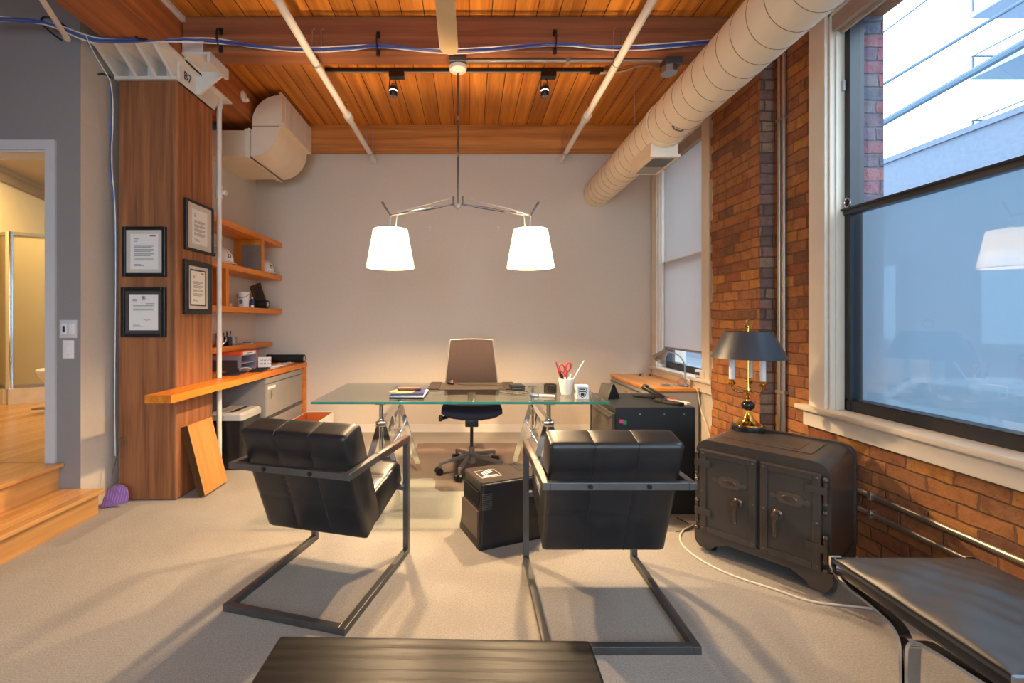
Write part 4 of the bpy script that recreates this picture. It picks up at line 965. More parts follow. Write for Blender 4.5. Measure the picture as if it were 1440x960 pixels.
obj('top_plate', MB().span((0.09, 0.12, SH - 0.008), (SW - 0.1, 0.40, SH - 0.005), bev=0.001).span((0.12, 0.16, SH - 0.008), (SW - 0.16, 0.36, SH - 0.0035), bev=0.001), M['safe'], sf, smooth=False)

# table lamp on the safe
lm = thing('candlestick_lamp', 'brass three candle table lamp with black empire shade standing on the safe', 'table lamp', (1.665, 2.655, SH - 0.0035), 0.5)
obj('foot', MB().lathe([(0.088, 0), (0.09, 0.008), (0.09, 0.024), (0.084, 0.03), (0, 0.03)]), M['marble'], lm)
obj('stem', MB().lathe([(0.076, 0.03), (0.074, 0.036), (0.055, 0.046), (0.032, 0.066), (0.016, 0.095), (0.009, 0.115), (0.012, 0.12), (0.008, 0.125), (0.008, 0.165), (0.014, 0.172), (0.009, 0.182), (0.013, 0.192), (0.008, 0.2), (0.012, 0.215), (0.016, 0.235), (0.009, 0.26), (0.005, 0.28), (0.0045, 0.62), (0, 0.62)]), M['brass'], lm)
obj('ball', MB().sphere((0, 0, 0.145), 0.037, (1, 1, 0.8)), M['marble'], lm)
for k in range(3):
    a = k * 2 * PI / 3 + 2.5; d = Vector((math.cos(a), math.sin(a), 0))
    ar = obj('arm', MB().tube([d * 0.006 + Vector((0, 0, 0.235)), d * 0.04 + Vector((0, 0, 0.222)), d * 0.08 + Vector((0, 0, 0.232)), d * 0.09 + Vector((0, 0, 0.26)), d * 0.09 + Vector((0, 0, 0.275))], 0.0055, 8, smooth=2).lathe([(0.006, 0.262), (0.02, 0.272), (0.024, 0.28), (0.014, 0.285), (0.017, 0.30), (0.0, 0.30)], d * 0.09), M['brass'], lm)
    obj('candle_sleeve', MB().cyl(d * 0.09 + Vector((0, 0, 0.295)), d * 0.09 + Vector((0, 0, 0.455)), 0.0155), M['candle'], ar)
obj('shade', MB().shell([(0.200, 0.428), (0.124, 0.585)], 0.003, seg=48), M['lamp_black'], lm)
obj('finial', MB().tube([(0.024 * math.cos(t), 0, 0.632 + 0.024 * math.sin(t)) for t in [k * PI / 12 for k in range(24)]], 0.0042, 8, close=True).cyl((0, 0, 0.59), (0, 0, 0.61), 0.006), M['brass'], lm)
obj('shade_spider', MB().cyl((-0.13, 0, 0.583), (0.13, 0, 0.583), 0.002, seg=6).cyl((0, -0.13, 0.583), (0, 0.13, 0.583), 0.002, seg=6), M['brass'], lm)

# ---------------------------------------------------------------- leather bench
bn = thing('leather_bench', 'square black leather stool on bent chrome flat bars in the lower right corner', 'stool', (1.625, 1.385, 0))
hx, hy = 0.265, 0.275
cush = MB(); n = 49; G = []
for j in range(n):
    row = []
    for i in range(n):
        u, v = i / (n - 1) * 2 - 1, j / (n - 1) * 2 - 1
        e = max(0, (1 - abs(u) ** 8)) * max(0, (1 - abs(v) ** 8))
        z = 0.388 + 0.016 * e ** 0.5 + 0.026 * (1 - u * u) * (1 - v * v) + 0.0035 * math.sin(7 * u + 3 * v) * e * (1 - 0.5 * u * u) + 0.003 * math.sin(9 * v - 5 * u + 1) * e + 0.002 * math.sin(17 * u + 11 * v) * e
        row.append(cush.b.verts.new((u * hx, v * hy, z)))
    G.append(row)
for j in range(n - 1):
    for i in range(n - 1): cush.b.faces.new((G[j][i], G[j][i + 1], G[j + 1][i + 1], G[j + 1][i]))
rimv = [G[0][i] for i in range(n)] + [G[j][-1] for j in range(1, n)] + [G[-1][i] for i in range(n - 2, -1, -1)] + [G[j][0] for j in range(n - 2, 0, -1)]
low = [cush.b.verts.new((v.co.x, v.co.y, 0.372)) for v in rimv]; m_ = len(rimv)
for k in range(m_): cush.b.faces.new((rimv[k], low[k], low[(k + 1) % m_], rimv[(k + 1) % m_]))
cush.b.faces.new(low)
cu = obj('cushion', cush, M['leather_soft'], bn, angle=60)
obj('piping', MB().tube([(-hx, -hy, 0.389), (hx, -hy, 0.389), (hx, hy, 0.389), (-hx, hy, 0.389)], 0.005, 8, close=True), M['leather'], cu)
obj('side_band', MB().span((-hx + 0.004, -hy + 0.004, 0.335), (hx - 0.004, hy - 0.004, 0.374), bev=0.006), M['leather'], bn)
for sx in (-1, 1):
    x = sx * (hx - 0.012)
    for sy in (-1, 1):
        pts = [(x, sy * (hy + 0.006), 0.395), (x, sy * (hy + 0.006), 0.35), (x, sy * (hy - 0.03), 0.325), (x, sy * 0.10, 0.318), (x, sy * 0.012, 0.30), (x, sy * 0.009, 0.20), (x, sy * 0.009, 0.0)]
        obj('leg', MB().strip(pts, 0.040, 0.010, (1, 0, 0), smooth=3), M['chrome'], bn, angle=50)
obj('foot_bar', MB().span((-hx, -0.014, 0.0), (hx, 0.014, 0.008)), M['chrome'], bn, smooth=False)

# ---------------------------------------------------------------- coffee table
ct = thing('coffee_table', 'black stained oak coffee table at the bottom edge of the picture', 'coffee table', (-0.105, 0.93, 0), -0.022)
obj('top', MB().span((-0.432, -0.31, 0.355), (0.432, 0.305, 0.40), bev=0.010, seg=3), M['ebony'], ct)
for sx in (-1, 1):
    for sy in (-1, 1):
        obj('leg', MB().span((sx * 0.40 - 0.03, sy * 0.27 - 0.03, 0), (sx * 0.40 + 0.03, sy * 0.27 + 0.03, 0.355), bev=0.004), M['ebony'], ct, smooth=False)

# ---------------------------------------------------------------- black cabinet and its clutter
bc = thing('file_cabinet', 'black file cabinet right of the glass desk with two bright stickers', 'cabinet', (0.955, 2.93, 0))
CW, CD, CH = 0.535, 0.57, 0.705
obj('body', MB().span((0.008, 0, 0.0), (CW, CD, CH), bev=0.004), M['cab_black'], bc, smooth=False)
for k in range(2):
    z0, z1 = (0.02, 0.345) if k == 0 else (0.355, 0.66)
    d = obj('drawer', MB().span((-0.010, 0.012, z0), (0.010, CD - 0.012, z1), bev=0.003), plain('drawer_brown%d' % k, rgb(74, 64, 58), 0.45), bc, smooth=False)
    obj('pull', MB().span((-0.022, 0.03, z1 - 0.03), (-0.008, CD - 0.03, z1 - 0.018), bev=0.003), M['steel_dark'], d, smooth=False)
obj('sticker', MB().span((0.035, -0.001, 0.60), (0.06, 0.001, 0.625)), M['pink'], bc, smooth=False)
obj('sticker', MB().span((0.058, -0.0015, 0.593), (0.082, 0.0005, 0.618)), M['green'], bc, smooth=False)
for x in (0.17, 0.33, 0.46):
    obj('screw', MB().cyl((x, -0.002, 0.66), (x, 0.001, 0.66), 0.005, seg=10), M['satin'], bc)
spk = thing('desk_speaker', 'small black wedge speaker on the black cabinet beside the note cube', 'speaker', (1.035, 3.30, CH), 0.25)
obj('body', MB().prism([(-0.075, 0), (0.06, 0), (0.045, 0.03), (0.0, 0.105), (-0.02, 0.105)], -0.05, 0.05, axis=0, rot=(0, 0, -1.2)), M['black_matte'], spk, smooth=False)
obj('front_cloth', MB().prism([(0.058, 0.004), (0.064, 0.004), (0.05, 0.034), (0.004, 0.107), (0.0, 0.104), (0.044, 0.03)], -0.046, 0.046, axis=0, rot=(0, 0, -1.2)), M['black_matte'], spk, smooth=False)
def remote(c, L, w, h, a, mat, lab):
    t = thing('remote_control', lab, 'remote control', (c[0], c[1], CH), a, 'remotes and handset on the black cabinet')
    obj('body', MB().box((0, 0, h / 2), (w, L, h), bev=h * 0.3), mat, t)
    k = MB()
    for i in range(5):
        for j in (-1, 0, 1): k.box((j * w * 0.26, L * (-0.3 + 0.14 * i), h), (w * 0.16, L * 0.05, 0.003))
    obj('buttons', k, M['steel_dark'], t, smooth=False)
remote((1.37, 3.06), 0.20, 0.062, 0.022, 0.55, M['black'], 'largest dark remote control lying nearest the cabinet corner')
remote((1.30, 3.30), 0.16, 0.05, 0.02, 0.9, M['black'], 'small dark remote control at the back of the cabinet top')
remote((1.40, 3.19), 0.12, 0.05, 0.018, 1.1, plain('grey_remote', rgb(90, 84, 82), 0.4), 'grey rounded remote control between the two dark ones')
hs = thing('cordless_handset', 'black cordless phone handset propped up behind the remotes', 'phone', (1.33, 3.22, CH + 0.02), 0.6)
obj('body', MB().box((0, 0, 0.035), (0.05, 0.17, 0.028), rot=(0.35, 0, 0), bev=0.010), M['black'], hs)
obj('earpiece', MB().box((0, 0.06, 0.075), (0.04, 0.03, 0.012), rot=(0.35, 0, 0), bev=0.004), M['steel_dark'], hs)
sheet('booklet', (1.455, 3.09), 0.05, 0.15, CH + 0.0005, 0.012, 0.6, M['mat_board'], 'small pale booklet with an orange edge by the cabinet corner', 'booklet', None)
sheet('card_box', (1.425, 3.16), 0.03, 0.09, CH + 0.0005, 0.016, 0.7, M['orange'], 'flat orange card box among the remotes', 'box', None)

# ---------------------------------------------------------------- oak topped cabinet below the far window
oc2 = thing('lateral_cabinet', 'grey lateral cabinet with an oak top below the far window', 'cabinet', (1.615, 4.0, 0))
obj('body', MB().span((0.012, 0.012, 0), (0.455, 1.085, 0.632), bev=0.003), M['cab_grey'], oc2, smooth=False)
tp = obj('top', MB().span((0, 0, 0.636), (0.465, 1.09, 0.668), bev=0.003), M['oak_top'], oc2, smooth=False)
obj('edge_band', MB().span((-0.002, -0.002, 0.640), (0.466, 0.001, 0.665)).span((-0.002, -0.002, 0.640), (0.001, 1.09, 0.665)), M['oak_edge'], tp, smooth=False)
for z0, z1 in ((0.02, 0.30), (0.31, 0.605)):
    d = obj('drawer', MB().span((0.0, 0.03, z0), (0.014, 1.07, z1), bev=0.003), M['cab_grey'], oc2, smooth=False)
    obj('lock', MB().cyl((-0.006, 0.55, z1 - 0.06), (0.0, 0.55, z1 - 0.06), 0.012).box((-0.008, 0.55, z1 - 0.095), (0.004, 0.012, 0.03)).box((-0.008, 0.585, z1 - 0.08), (0.004, 0.012, 0.04)), M['brass'], d)
    obj('pull', MB().span((-0.010, 0.05, z1 - 0.012), (0.002, 1.05, z1 - 0.003)), M['steel_dark'], d, smooth=False)
gl = thing('gooseneck_lamp', 'small silver gooseneck desk lamp with a glass base on the oak cabinet', 'desk lamp', (1.995, 4.11, 0.669))
obj('base', MB().lathe([(0.075, 0.0), (0.078, 0.012), (0.068, 0.045), (0.042, 0.068), (0.0, 0.075)]), M['crystal'], gl)
obj('base_core', MB().lathe([(0.03, 0.002), (0.03, 0.01), (0.012, 0.02), (0.012, 0.074), (0.0, 0.074)]), M['satin'], gl)
ng = [(0, 0, 0.07), (0.0, 0, 0.15), (-0.01, 0.0, 0.23), (-0.06, 0.02, 0.295), (-0.125, 0.04, 0.315), (-0.16, 0.05, 0.31)]
obj('neck', MB().tube(ng, 0.0065, 8, smooth=2), M['satin'], gl)
sh = obj('lamp_shade', MB().lathe([(0.018, 0.06), (0.025, 0.055), (0.03, 0.03), (0.06, -0.05), (0.064, -0.062), (0.058, -0.05), (0.026, 0.03), (0.018, 0.05)], (-0.19, 0.05, 0.285), 28, rot=(0.0, 0.75, 0.1), close=True), M['satin'], gl)
obj('switch', MB().cyl((-0.165, 0.05, 0.31), (-0.135, 0.05, 0.345), 0.012), M['steel_dark'], sh)
one('lamp_cord', MB().tube([(2.03, 4.02, 0.675), (2.045, 3.985, 0.66), (2.055, 3.97, 0.56), (2.06, 3.95, 0.46), (2.075, 3.9, 0.38), (2.09, 3.85, 0.25), (2.09, 3.80, 0.02)], 0.0045, 6, smooth=2), M['cream_cable'], 'cream lamp cord hanging down the side of the oak topped cabinet', 'cord')
pb = MB()
for k in range(9):
    pb.sphere((rnd.uniform(-0.06, 0.06), rnd.uniform(-0.03, 0.03), 0.014), rnd.uniform(0.014, 0.026), (1.4, 1, 0.6), seg=10, rot=(0, 0, rnd.random() * 3))
one('plastic_bag', pb, M['crystal'], 'crumpled clear plastic bag lying beside the gooseneck lamp', 'bag', loc=(1.83, 4.10, 0.669))
for k in range(3):
    one('marker_pen', MB().cyl((0, -0.06, 0.008), (0.05, 0.06, 0.008), 0.008, seg=10), M['black'] if k != 1 else M['silver'], ['leftmost marker at the back corner of the oak cabinet', 'silver marker in the middle of three on the oak cabinet', 'rightmost marker at the back corner of the oak cabinet'][k], 'pen', 'markers on the oak cabinet', loc=(1.87 + 0.055 * k, 4.93, 0.669))
jr = thing('glass_jar', 'small clear jar with a white lid on the far window sill', 'jar', (2.075, 4.03, 0.762))
obj('body', MB().cyl((0, 0, 0), (0, 0, 0.05), 0.026), M['crystal'], jr); obj('lid', MB().cyl((0, 0, 0.05), (0, 0, 0.068), 0.028), M['white'], jr)
one('candle', MB().lathe([(0.028, 0), (0.028, 0.062), (0.024, 0.066), (0.0, 0.062)]).cyl((0, 0, 0.062), (0, 0, 0.074), 0.002, seg=6), M['trim'], 'cream pillar candle at the near end of the far window sill', 'candle', loc=(2.074, 3.945, 0.762))

# roller blinds
bl = thing('roller_blind', 'pale roller blind pulled nearly all the way down the far window', 'blind', (0, 0, 0))
obj('fabric', MB().span((2.152, 4.02, 0.985), (2.1535, 4.895, 3.0)), M['blind'], bl, smooth=False)
obj('bottom_bar', MB().span((2.147, 4.02, 0.968), (2.160, 4.895, 0.99), bev=0.004), M['blind_box'], bl)
obj('cassette', MB().span((2.105, 3.985, 2.945), (2.178, 4.94, 3.05), bev=0.004), M['blind_box'], bl, smooth=False)
bl = thing('roller_blind', 'rolled up brown blind cassette at the top of the large window', 'blind', (0, 0, 0))
obj('cassette', MB().span((2.11, 0.83, 2.955), (2.182, 2.585, 3.05), bev=0.004), M['blind_box'], bl, smooth=False)
obj('bottom_bar', MB().span((2.14, 0.85, 2.93), (2.155, 2.565, 2.955), bev=0.003), M['blind_box'], bl, smooth=False)
rp = thing('ring_pull', 'small chrome ring pull on the left frame of the large window', 'ring', (2.172, 2.555, 1.955))
obj('ring', MB().tube([(0, 0.02 * math.cos(t), 0.026 * math.sin(t)) for t in [k * PI / 10 for k in range(20)]], 0.0035, 8, close=True), M['chrome'], rp)
obj('stem', MB().cyl((0, 0.018, 0), (0.012, 0.03, 0.0), 0.004), M['chrome'], rp)
one('window_latch', MB().span((-0.006, -0.012, -0.03), (0.008, 0.012, 0.03), bev=0.002), M['silver'], 'small grey latch high on the left frame of the large window', 'latch', loc=(2.172, 2.585, 2.64), smooth=False)

# conduits on the brick
for k, (y, lab) in enumerate(((2.985, 'left one of two vertical conduits on the brick by the table lamp'), (2.945, 'right one of two vertical conduits on the brick by the table lamp'))):
    c = thing('wall_conduit', lab, 'conduit', (0, 0, 0), group='conduits on the brick wall')
    obj('tube', MB().cyl((2.083, y, 0.0), (2.083, y, HC), 0.0145), M['copper_pipe'], c)
    for z in (0.80, 2.62): obj('clip', MB().span((2.066, y - 0.022, z - 0.01), (2.10, y + 0.022, z + 0.01), bev=0.003), M['copper_pipe'], c, smooth=False)
for z, lab in ((0.372, 'upper horizontal conduit along the brick behind the stool'), (0.278, 'lower horizontal conduit along the brick behind the stool')):
    c = thing('wall_conduit', lab, 'conduit', (0, 0, 0), group='conduits on the brick wall')
    obj('tube', MB().cyl((2.083, 0.3, z), (2.083, 2.85, z), 0.0145), M['copper_pipe'], c)
    for y in (1.2, 2.3): obj('clip', MB().span((2.066, y - 0.01, z - 0.022), (2.10, y + 0.01, z + 0.022), bev=0.003), M['copper_pipe'], c, smooth=False)
gp = [(975, 738, 0), (960, 745, 0), (955, 755, 0), (960, 768, 0), (985, 788, 0), (1030, 810, 0), (1090, 828, 0), (1130, 843, 0), (1160, 849, 0), (1210, 853, 0), (1260, 860, 0), (1320, 880, 0), (1400, 915, 0)]
def fl(px, py, z=0.005):
    Y = (CAMZ - z) * F / (py - 450); return Vector(((px - 660) * Y / F, Y, z))
one('floor_cable', MB().tube([fl(a, b_) for a, b_, _ in gp], 0.005, 8, smooth=2), M['cream_cable'], 'white cable looping over the carpet in front of the safe', 'cable')
one('power_cord', MB().tube([fl(952, 728), fl(965, 734), fl(978, 742), fl(962, 746), fl(950, 747)], 0.003, 6, smooth=2), M['black'], 'thin black cord on the carpet at the foot of the black cabinet', 'cord')
one('cabinet_cord', MB().tube([(0.90, 3.30, 0.722), (0.915, 3.32, 0.6), (0.90, 3.30, 0.45), (0.92, 3.28, 0.25), (0.915, 3.25, 0.01)], 0.003, 6, smooth=2), M['black'], 'thin dark cord hanging from the right end of the desk', 'cord')
# ================================================================= LEFT SIDE: SHELVES, WORKTOP AND WHAT STANDS ON THEM
sw = thing('wall_shelf_unit', 'orange fir shelving with upright dividers on the left wall beside the column', 'shelves', (0, 0, 0))
for z in (2.112, 1.734, 1.352):
    obj('shelf', MB().span((-2.449, 3.615, z), (-2.148, 5.098, z + 0.053), bev=0.002), M['shelf'], sw, smooth=False)
obj('shelf', MB().span((-2.449, 3.615, 0.985), (-2.256, 5.098, 1.035), bev=0.002), M['shelf'], sw, smooth=False)
dv = wood('shelf_upright', rgb(196, 104, 26), rgb(236, 146, 50), axis=2, rough=0.4)
for y, z0, z1 in ((4.615, 1.787, 2.112), (3.93, 1.405, 1.734), (3.635, 1.787, 2.112)):
    obj('divider', MB().span((-2.445, y, z0), (-2.15, y + 0.045, z1), bev=0.002), dv, sw, smooth=False)
wt = thing('worktop', 'long orange wooden worktop running from the column to the back wall', 'worktop', (0, 0, 0))
obj('top', MB().prism([(-2.075, 2.84), (-1.905, 2.84), (-1.86, 5.098), (-2.449, 5.098), (-2.449, 3.61), (-2.075, 3.61)], 0.748, 0.80, axis=2), M['shelf'], wt, smooth=False)
obj('cleat', MB().span((-2.07, 3.5, 0.725), (-1.99, 3.70, 0.748)), M['shelf'], wt, smooth=False)
obj('end_panel', MB().span((-1.90, 5.04, 0.0), (-1.865, 5.097, 0.748)), M['shelf'], wt, smooth=False)

def hard_hat(loc, rz, lab):
    h = thing('hard_hat', lab, 'hard hat', loc, rz, 'white hard hats on the shelf')
    m = MB(); prof = [(0.118, 0.028), (0.116, 0.06), (0.104, 0.10), (0.082, 0.132), (0.05, 0.152), (0.02, 0.160), (0.0, 0.161)]
    seg = 32; R = []
    for r, z in prof: R.append([m.b.verts.new((r * 1.14 * math.cos(2 * PI * k / seg), r * 0.94 * math.sin(2 * PI * k / seg), z)) for k in range(seg)])
    for a, b in zip(R, R[1:]):
        for k in range(seg): m.b.faces.new((a[k], a[(k + 1) % seg], b[(k + 1) % seg], b[k]))
    m.b.faces.new(R[-1])
    obj('shell', m, M['white'], h)
    b = MB(); A = []
    for rr, zz in ((1.0, 0.03), (1.12, 0.016), (1.12, 0.011), (1.0, 0.022)):
        A.append([b.b.verts.new(((0.134 * rr + (0.035 * max(0, math.cos(2 * PI * k / seg)) ** 2 if rr > 1.05 else 0)) * math.cos(2 * PI * k / seg), 0.111 * rr * math.sin(2 * PI * k / seg), zz - (0.008 * max(0, math.cos(2 * PI * k / seg)) if rr > 1.05 else 0))) for k in range(seg)])
    for i in range(4):
        a, c = A[i], A[(i + 1) % 4]
        for k in range(seg): b.b.faces.new((a[k], a[(k + 1) % seg], c[(k + 1) % seg], c[k]))
    obj('brim', b, M['white'], h)
    rg = MB()
    rg.tube([(0.125 * math.cos(t), 0, 0.045 + 0.121 * math.sin(t)) for t in [0.25 + k * (PI - 0.5) / 16 for k in range(17)]], 0.007, 8)
    for s in (-1, 1): rg.tube([(0.118 * math.cos(t), s * 0.035, 0.045 + 0.113 * math.sin(t)) for t in [0.3 + k * (PI - 0.6) / 16 for k in range(17)]], 0.004, 6)
    obj('ridge', rg, M['white'], h)
    lt = obj('lettering', text_mesh('b', 0.075, M['ink_dark'], 0.002), None, h)
    lt.location = (0.126, 0.0, 0.082); lt.rotation_euler = (PI / 2 - 0.22, 0, PI / 2)
    lt = obj('lettering', text_mesh('b', 0.06, M['ink_dark'], 0.004), None, h)
    lt.location = (0.055, -0.098, 0.082); lt.rotation_euler = (PI / 2 - 0.25, 0, 0.35)
    obj('headband', MB().shell([(0.100, 0.001), (0.105, 0.03)], 0.003), M['black'], h)
hard_hat((-2.31, 4.10, 1.788), -0.35, 'white hard hat on the left of the grey binder, on the middle shelf')
hard_hat((-2.30, 4.93, 1.788), -0.35, 'white hard hat in the back corner, right of the grey binder')
bd = thing('binder', 'grey square binder standing against the shelf upright between the hard hats', 'binder', (-2.24, 4.575, 1.788))
cv = plain('binder_grey', rgb(118, 106, 98), 0.7)
obj('cover', MB().span((-0.085, -0.03, 0), (0.082, -0.022, 0.262)).span((-0.085, 0.022, 0), (0.082, 0.03, 0.262)).span((0.076, -0.022, 0.0), (0.082, 0.022, 0.262)), cv, bd, smooth=False)
obj('pages', MB().span((-0.078, -0.0215, 0.006), (0.0755, 0.0215, 0.256)), M['paper'], bd, smooth=False)
pl = thing('pail', 'small white pail with a wire handle and a grey crest on the shelf', 'pail', (-2.245, 4.42, 1.406))
obj('bucket', MB().shell([(0.047, 0.0), (0.055, 0.14), (0.059, 0.145), (0.057, 0.152)], 0.004).cyl((0, 0, 0), (0, 0, 0.005), 0.046), M['white'], pl)
obj('handle', MB().tube([(-0.057, -0.01, 0.135), (-0.052, -0.038, 0.105), (0.0, -0.066, 0.09), (0.052, -0.038, 0.105), (0.057, -0.01, 0.135)], 0.003, 6, smooth=2), M['steel_dark'], pl)
cm = obj('crest', MB().span((-0.017, -0.0545, 0.035), (0.017, -0.046, 0.08), bev=0.006).span((-0.022, -0.0515, 0.02), (0.022, -0.042, 0.028)), M['ink'], pl, smooth=False)
pf = thing('photo_frame', 'dark wooden photo frame leaning in the corner at the end of the shelf', 'photo frame', (-2.335, 4.90, 1.407), 0)
fr_m = wood('walnut_frame', rgb(70, 36, 24), rgb(112, 62, 40), axis=2)
rot = Euler((-0.12, -0.36, 0.0)).to_matrix()
obj('frame', MB().box((0, 0.02, 0.146), (0.125, 0.016, 0.262), rot=rot, bev=0.003), fr_m, pf, smooth=False)
obj('picture', MB().box((0.012, 0.0105, 0.140), (0.075, 0.004, 0.20), rot=rot), plain('dark_photo', rgb(60, 52, 48), 0.4, var=0.4), pf, smooth=False)
bo = thing('water_bottle', 'small dark blue bottle between the pail and the black roll', 'bottle', (-2.215, 4.53, 1.406))
obj('body', MB().lathe([(0.022, 0), (0.024, 0.01), (0.024, 0.07), (0.012, 0.085), (0.011, 0.092), (0, 0.092)]), M['navy'], bo); obj('cap', MB().cyl((0, 0, 0.092), (0, 0, 0.108), 0.012), M['silver'], bo)
def roll(loc, L, r, lab, rz=0.0):
    t = thing('black_roll', lab, 'roll', loc, rz, 'black rolls of sheet')
    obj('sheet', MB().lathe([(r, -L / 2), (r, L / 2), (r * 0.55, L / 2), (r * 0.55, -L / 2)], (0, 0, r), 32, rot=(0, PI / 2, 0), close=True), M['black_matte'], t)
    obj('core', MB().lathe([(r * 0.55, -L / 2 - 0.002), (r * 0.55, L / 2 + 0.002), (r * 0.42, L / 2 + 0.002), (r * 0.42, -L / 2 - 0.002)], (0, 0, r), 28, rot=(0, PI / 2, 0), close=True), M['mat_board'], t)
    obj('end_ring', MB().lathe([(r * 0.98, L / 2), (r * 0.98, L / 2 + 0.0015), (r * 0.86, L / 2 + 0.0015), (r * 0.86, L / 2)], (0, 0, r), 28, rot=(0, PI / 2, 0), close=True), M['steel_dark'], t)
roll((-2.245, 4.74, 1.406), 0.19, 0.043, 'short black roll lying on the shelf in front of the photo frame')
roll((-2.08, 5.035, 0.801), 0.42, 0.045, 'long black roll lying on the worktop against the back wall')
for k, (x, y, r, mt, lab) in enumerate(((-2.33, 4.33, 0.022, 'mat_board', 'small beige knick knack left of the pail'), (-2.185, 4.475, 0.016, 'white', 'tiny white pot at the front right of the pail'), (-2.31, 4.02, 0.03, 'mat_board', 'round beige ornament behind the riser pipe'))):
    o = thing('ornament', lab, 'ornament', (x, y, 1.406), 0, 'small ornaments around the pail')
    obj('body', MB().lathe([(r * 0.7, 0), (r, r * 0.7), (r * 0.8, r * 1.5), (0, r * 1.8)]), M[mt], o)
# lowest shelf
fp = thing('coffee_press', 'chrome and glass coffee press on the lowest shelf behind the riser pipe', 'coffee press', (-2.335, 4.13, 1.036))
obj('beaker', MB().lathe([(0.044, 0.004), (0.046, 0.01), (0.046, 0.105), (0.04, 0.112), (0, 0.112)]), M['chrome'], fp)
obj('lid', MB().lathe([(0.046, 0.112), (0.042, 0.122), (0.015, 0.13), (0.005, 0.135), (0.005, 0.15), (0.011, 0.156), (0.011, 0.166), (0, 0.17)]), M['chrome'], fp)
obj('handle', MB().tube([(0.045, 0, 0.10), (0.075, 0, 0.09), (0.08, 0, 0.05), (0.046, 0, 0.02)], 0.006, 8, smooth=2), M['chrome'], fp)
pb_ = thing('pen_box', 'black pen box full of pens on the lowest shelf', 'pen holder', (-2.315, 4.25, 1.036))
obj('box', MB().span((-0.04, -0.03, 0), (0.03, 0.03, 0.085), bev=0.003), M['black'], pb_, smooth=False)
for k in range(6):
    obj('pen', MB().cyl((-0.03 + k * 0.011, 0.0, 0.08), (-0.036 + k * 0.013, 0.005 * (k % 3), 0.125 + 0.008 * (k % 3)), 0.0045, seg=8), M['silver'] if k == 4 else M['black'], pb_)
one('drinking_glass', MB().shell([(0.026, 0.002), (0.03, 0.085)], 0.003, seg=24).cyl((0, 0, 0), (0, 0, 0.004), 0.026), M['crystal'], 'clear drinking glass right of the black pen box on the lowest shelf', 'glass', loc=(-2.315, 4.37, 1.036))
ds = thing('gadget', 'flat silver and black gadget on the lowest shelf near its right end', 'gadget', (-2.30, 4.62, 1.036), 0.2)
obj('base', MB().span((-0.04, -0.06, 0), (0.04, 0.06, 0.012), bev=0.004), M['silver'], ds); obj('lid', MB().span((-0.036, -0.055, 0.012), (0.036, 0.055, 0.018), bev=0.003), M['black'], ds)
# on the worktop
ty = thing('letter_tray', 'two tier dark letter tray with lilac grey front on the worktop', 'letter tray', (-2.43, 4.14, 0.801))
lil = plain('lilac_grey', rgb(140, 130, 146), 0.5)
obj('shell', MB().span((0, 0, 0), (0.30, 0.012, 0.148)).span((0, 0.30, 0), (0.30, 0.312, 0.148)).span((0, 0.012, 0.138), (0.30, 0.30, 0.148)).span((0, 0.012, 0), (0.30, 0.30, 0.006)).span((0, 0.012, 0.006), (0.01, 0.30, 0.138)), lil, ty, smooth=False)
obj('shelf', MB().span((0.012, 0.013, 0.07), (0.305, 0.299, 0.076)), M['silver'], ty, smooth=False)
obj('front_panel', MB().span((0.02, -0.004, 0.006), (0.27, 0.0, 0.105)), plain('tray_dark_front', rgb(62, 54, 56), 0.5), ty, smooth=False)
pr = thing('paper_ream', 'orange wrapped paper ream with a white label on top of the letter tray', 'paper', (-2.25, 4.295, 0.950))
obj('wrapper', MB().span((-0.14, -0.15, 0), (0.125, 0.15, 0.033), bev=0.003), M['orange'], pr, smooth=False)
obj('label', MB().span((0.1245, -0.12, 0.002), (0.1265, 0.12, 0.031)), M['paper'], pr, smooth=False)
obj('print', MB().span((0.126, -0.05, 0.014), (0.1272, 0.05, 0.019)), M['ink_dark'], pr, smooth=False)
sg = thing('slogan_sign', 'small white block sign with dark lettering right of the letter tray', 'sign', (-2.075, 4.50, 0.801), 0.25)
obj('block', MB().span((-0.06, 0, 0), (0.06, 0.028, 0.105), bev=0.003), M['paper'], sg, smooth=False)
mk = MB()
for k in range(2):
    for n_ in range(7):
        x = -0.034 + n_ * 0.0145; zz = 0.07 - 0.032 * k
        mk.span((x, -0.001, zz - 0.009), (x + 0.003, 0.0005, zz + 0.009))
        mk.span((x, -0.001, zz + (0.006 if (n_ + k) % 2 else -0.002)), (x + 0.009, 0.0005, zz + (0.009 if (n_ + k) % 2 else 0.001)))
obj('print', mk, M['ink_dark'], sg, smooth=False)
lp = thing('tablet', 'black tablet lying on the worktop in front of the letter tray', 'tablet', (-2.11, 3.97, 0.801), 0.15)
obj('body', MB().box((0, 0, 0.006), (0.17, 0.26, 0.012), bev=0.005), M['black'], lp); obj('screen', MB().box((0, 0, 0.0125), (0.145, 0.225, 0.001)), M['cab_black'], lp, smooth=False)
kb = thing('keyboard', 'slim dark keyboard beside the tablet on the worktop', 'keyboard', (-2.00, 4.24, 0.801), 0.2)
obj('body', MB().box((0, 0, 0.006), (0.12, 0.30, 0.012), bev=0.004), M['black'], kb)
km = MB()
for i in range(5):
    for j in range(13): km.box((-0.045 + i * 0.022, -0.135 + j * 0.0225, 0.013), (0.018, 0.019, 0.004))
obj('keys', km, M['black_matte'], kb, smooth=False)
ws = thing('headset', 'thin black headset with a silver band on the worktop before the tray', 'headset', (-2.05, 4.07, 0.815), 0.3)
obj('band', MB().tube([(-0.06, 0, 0.004), (-0.05, 0.0, 0.022), (0.0, 0.0, 0.034), (0.05, 0.0, 0.022), (0.06, 0.0, 0.004)], 0.005, 8, smooth=2), M['silver'], ws)
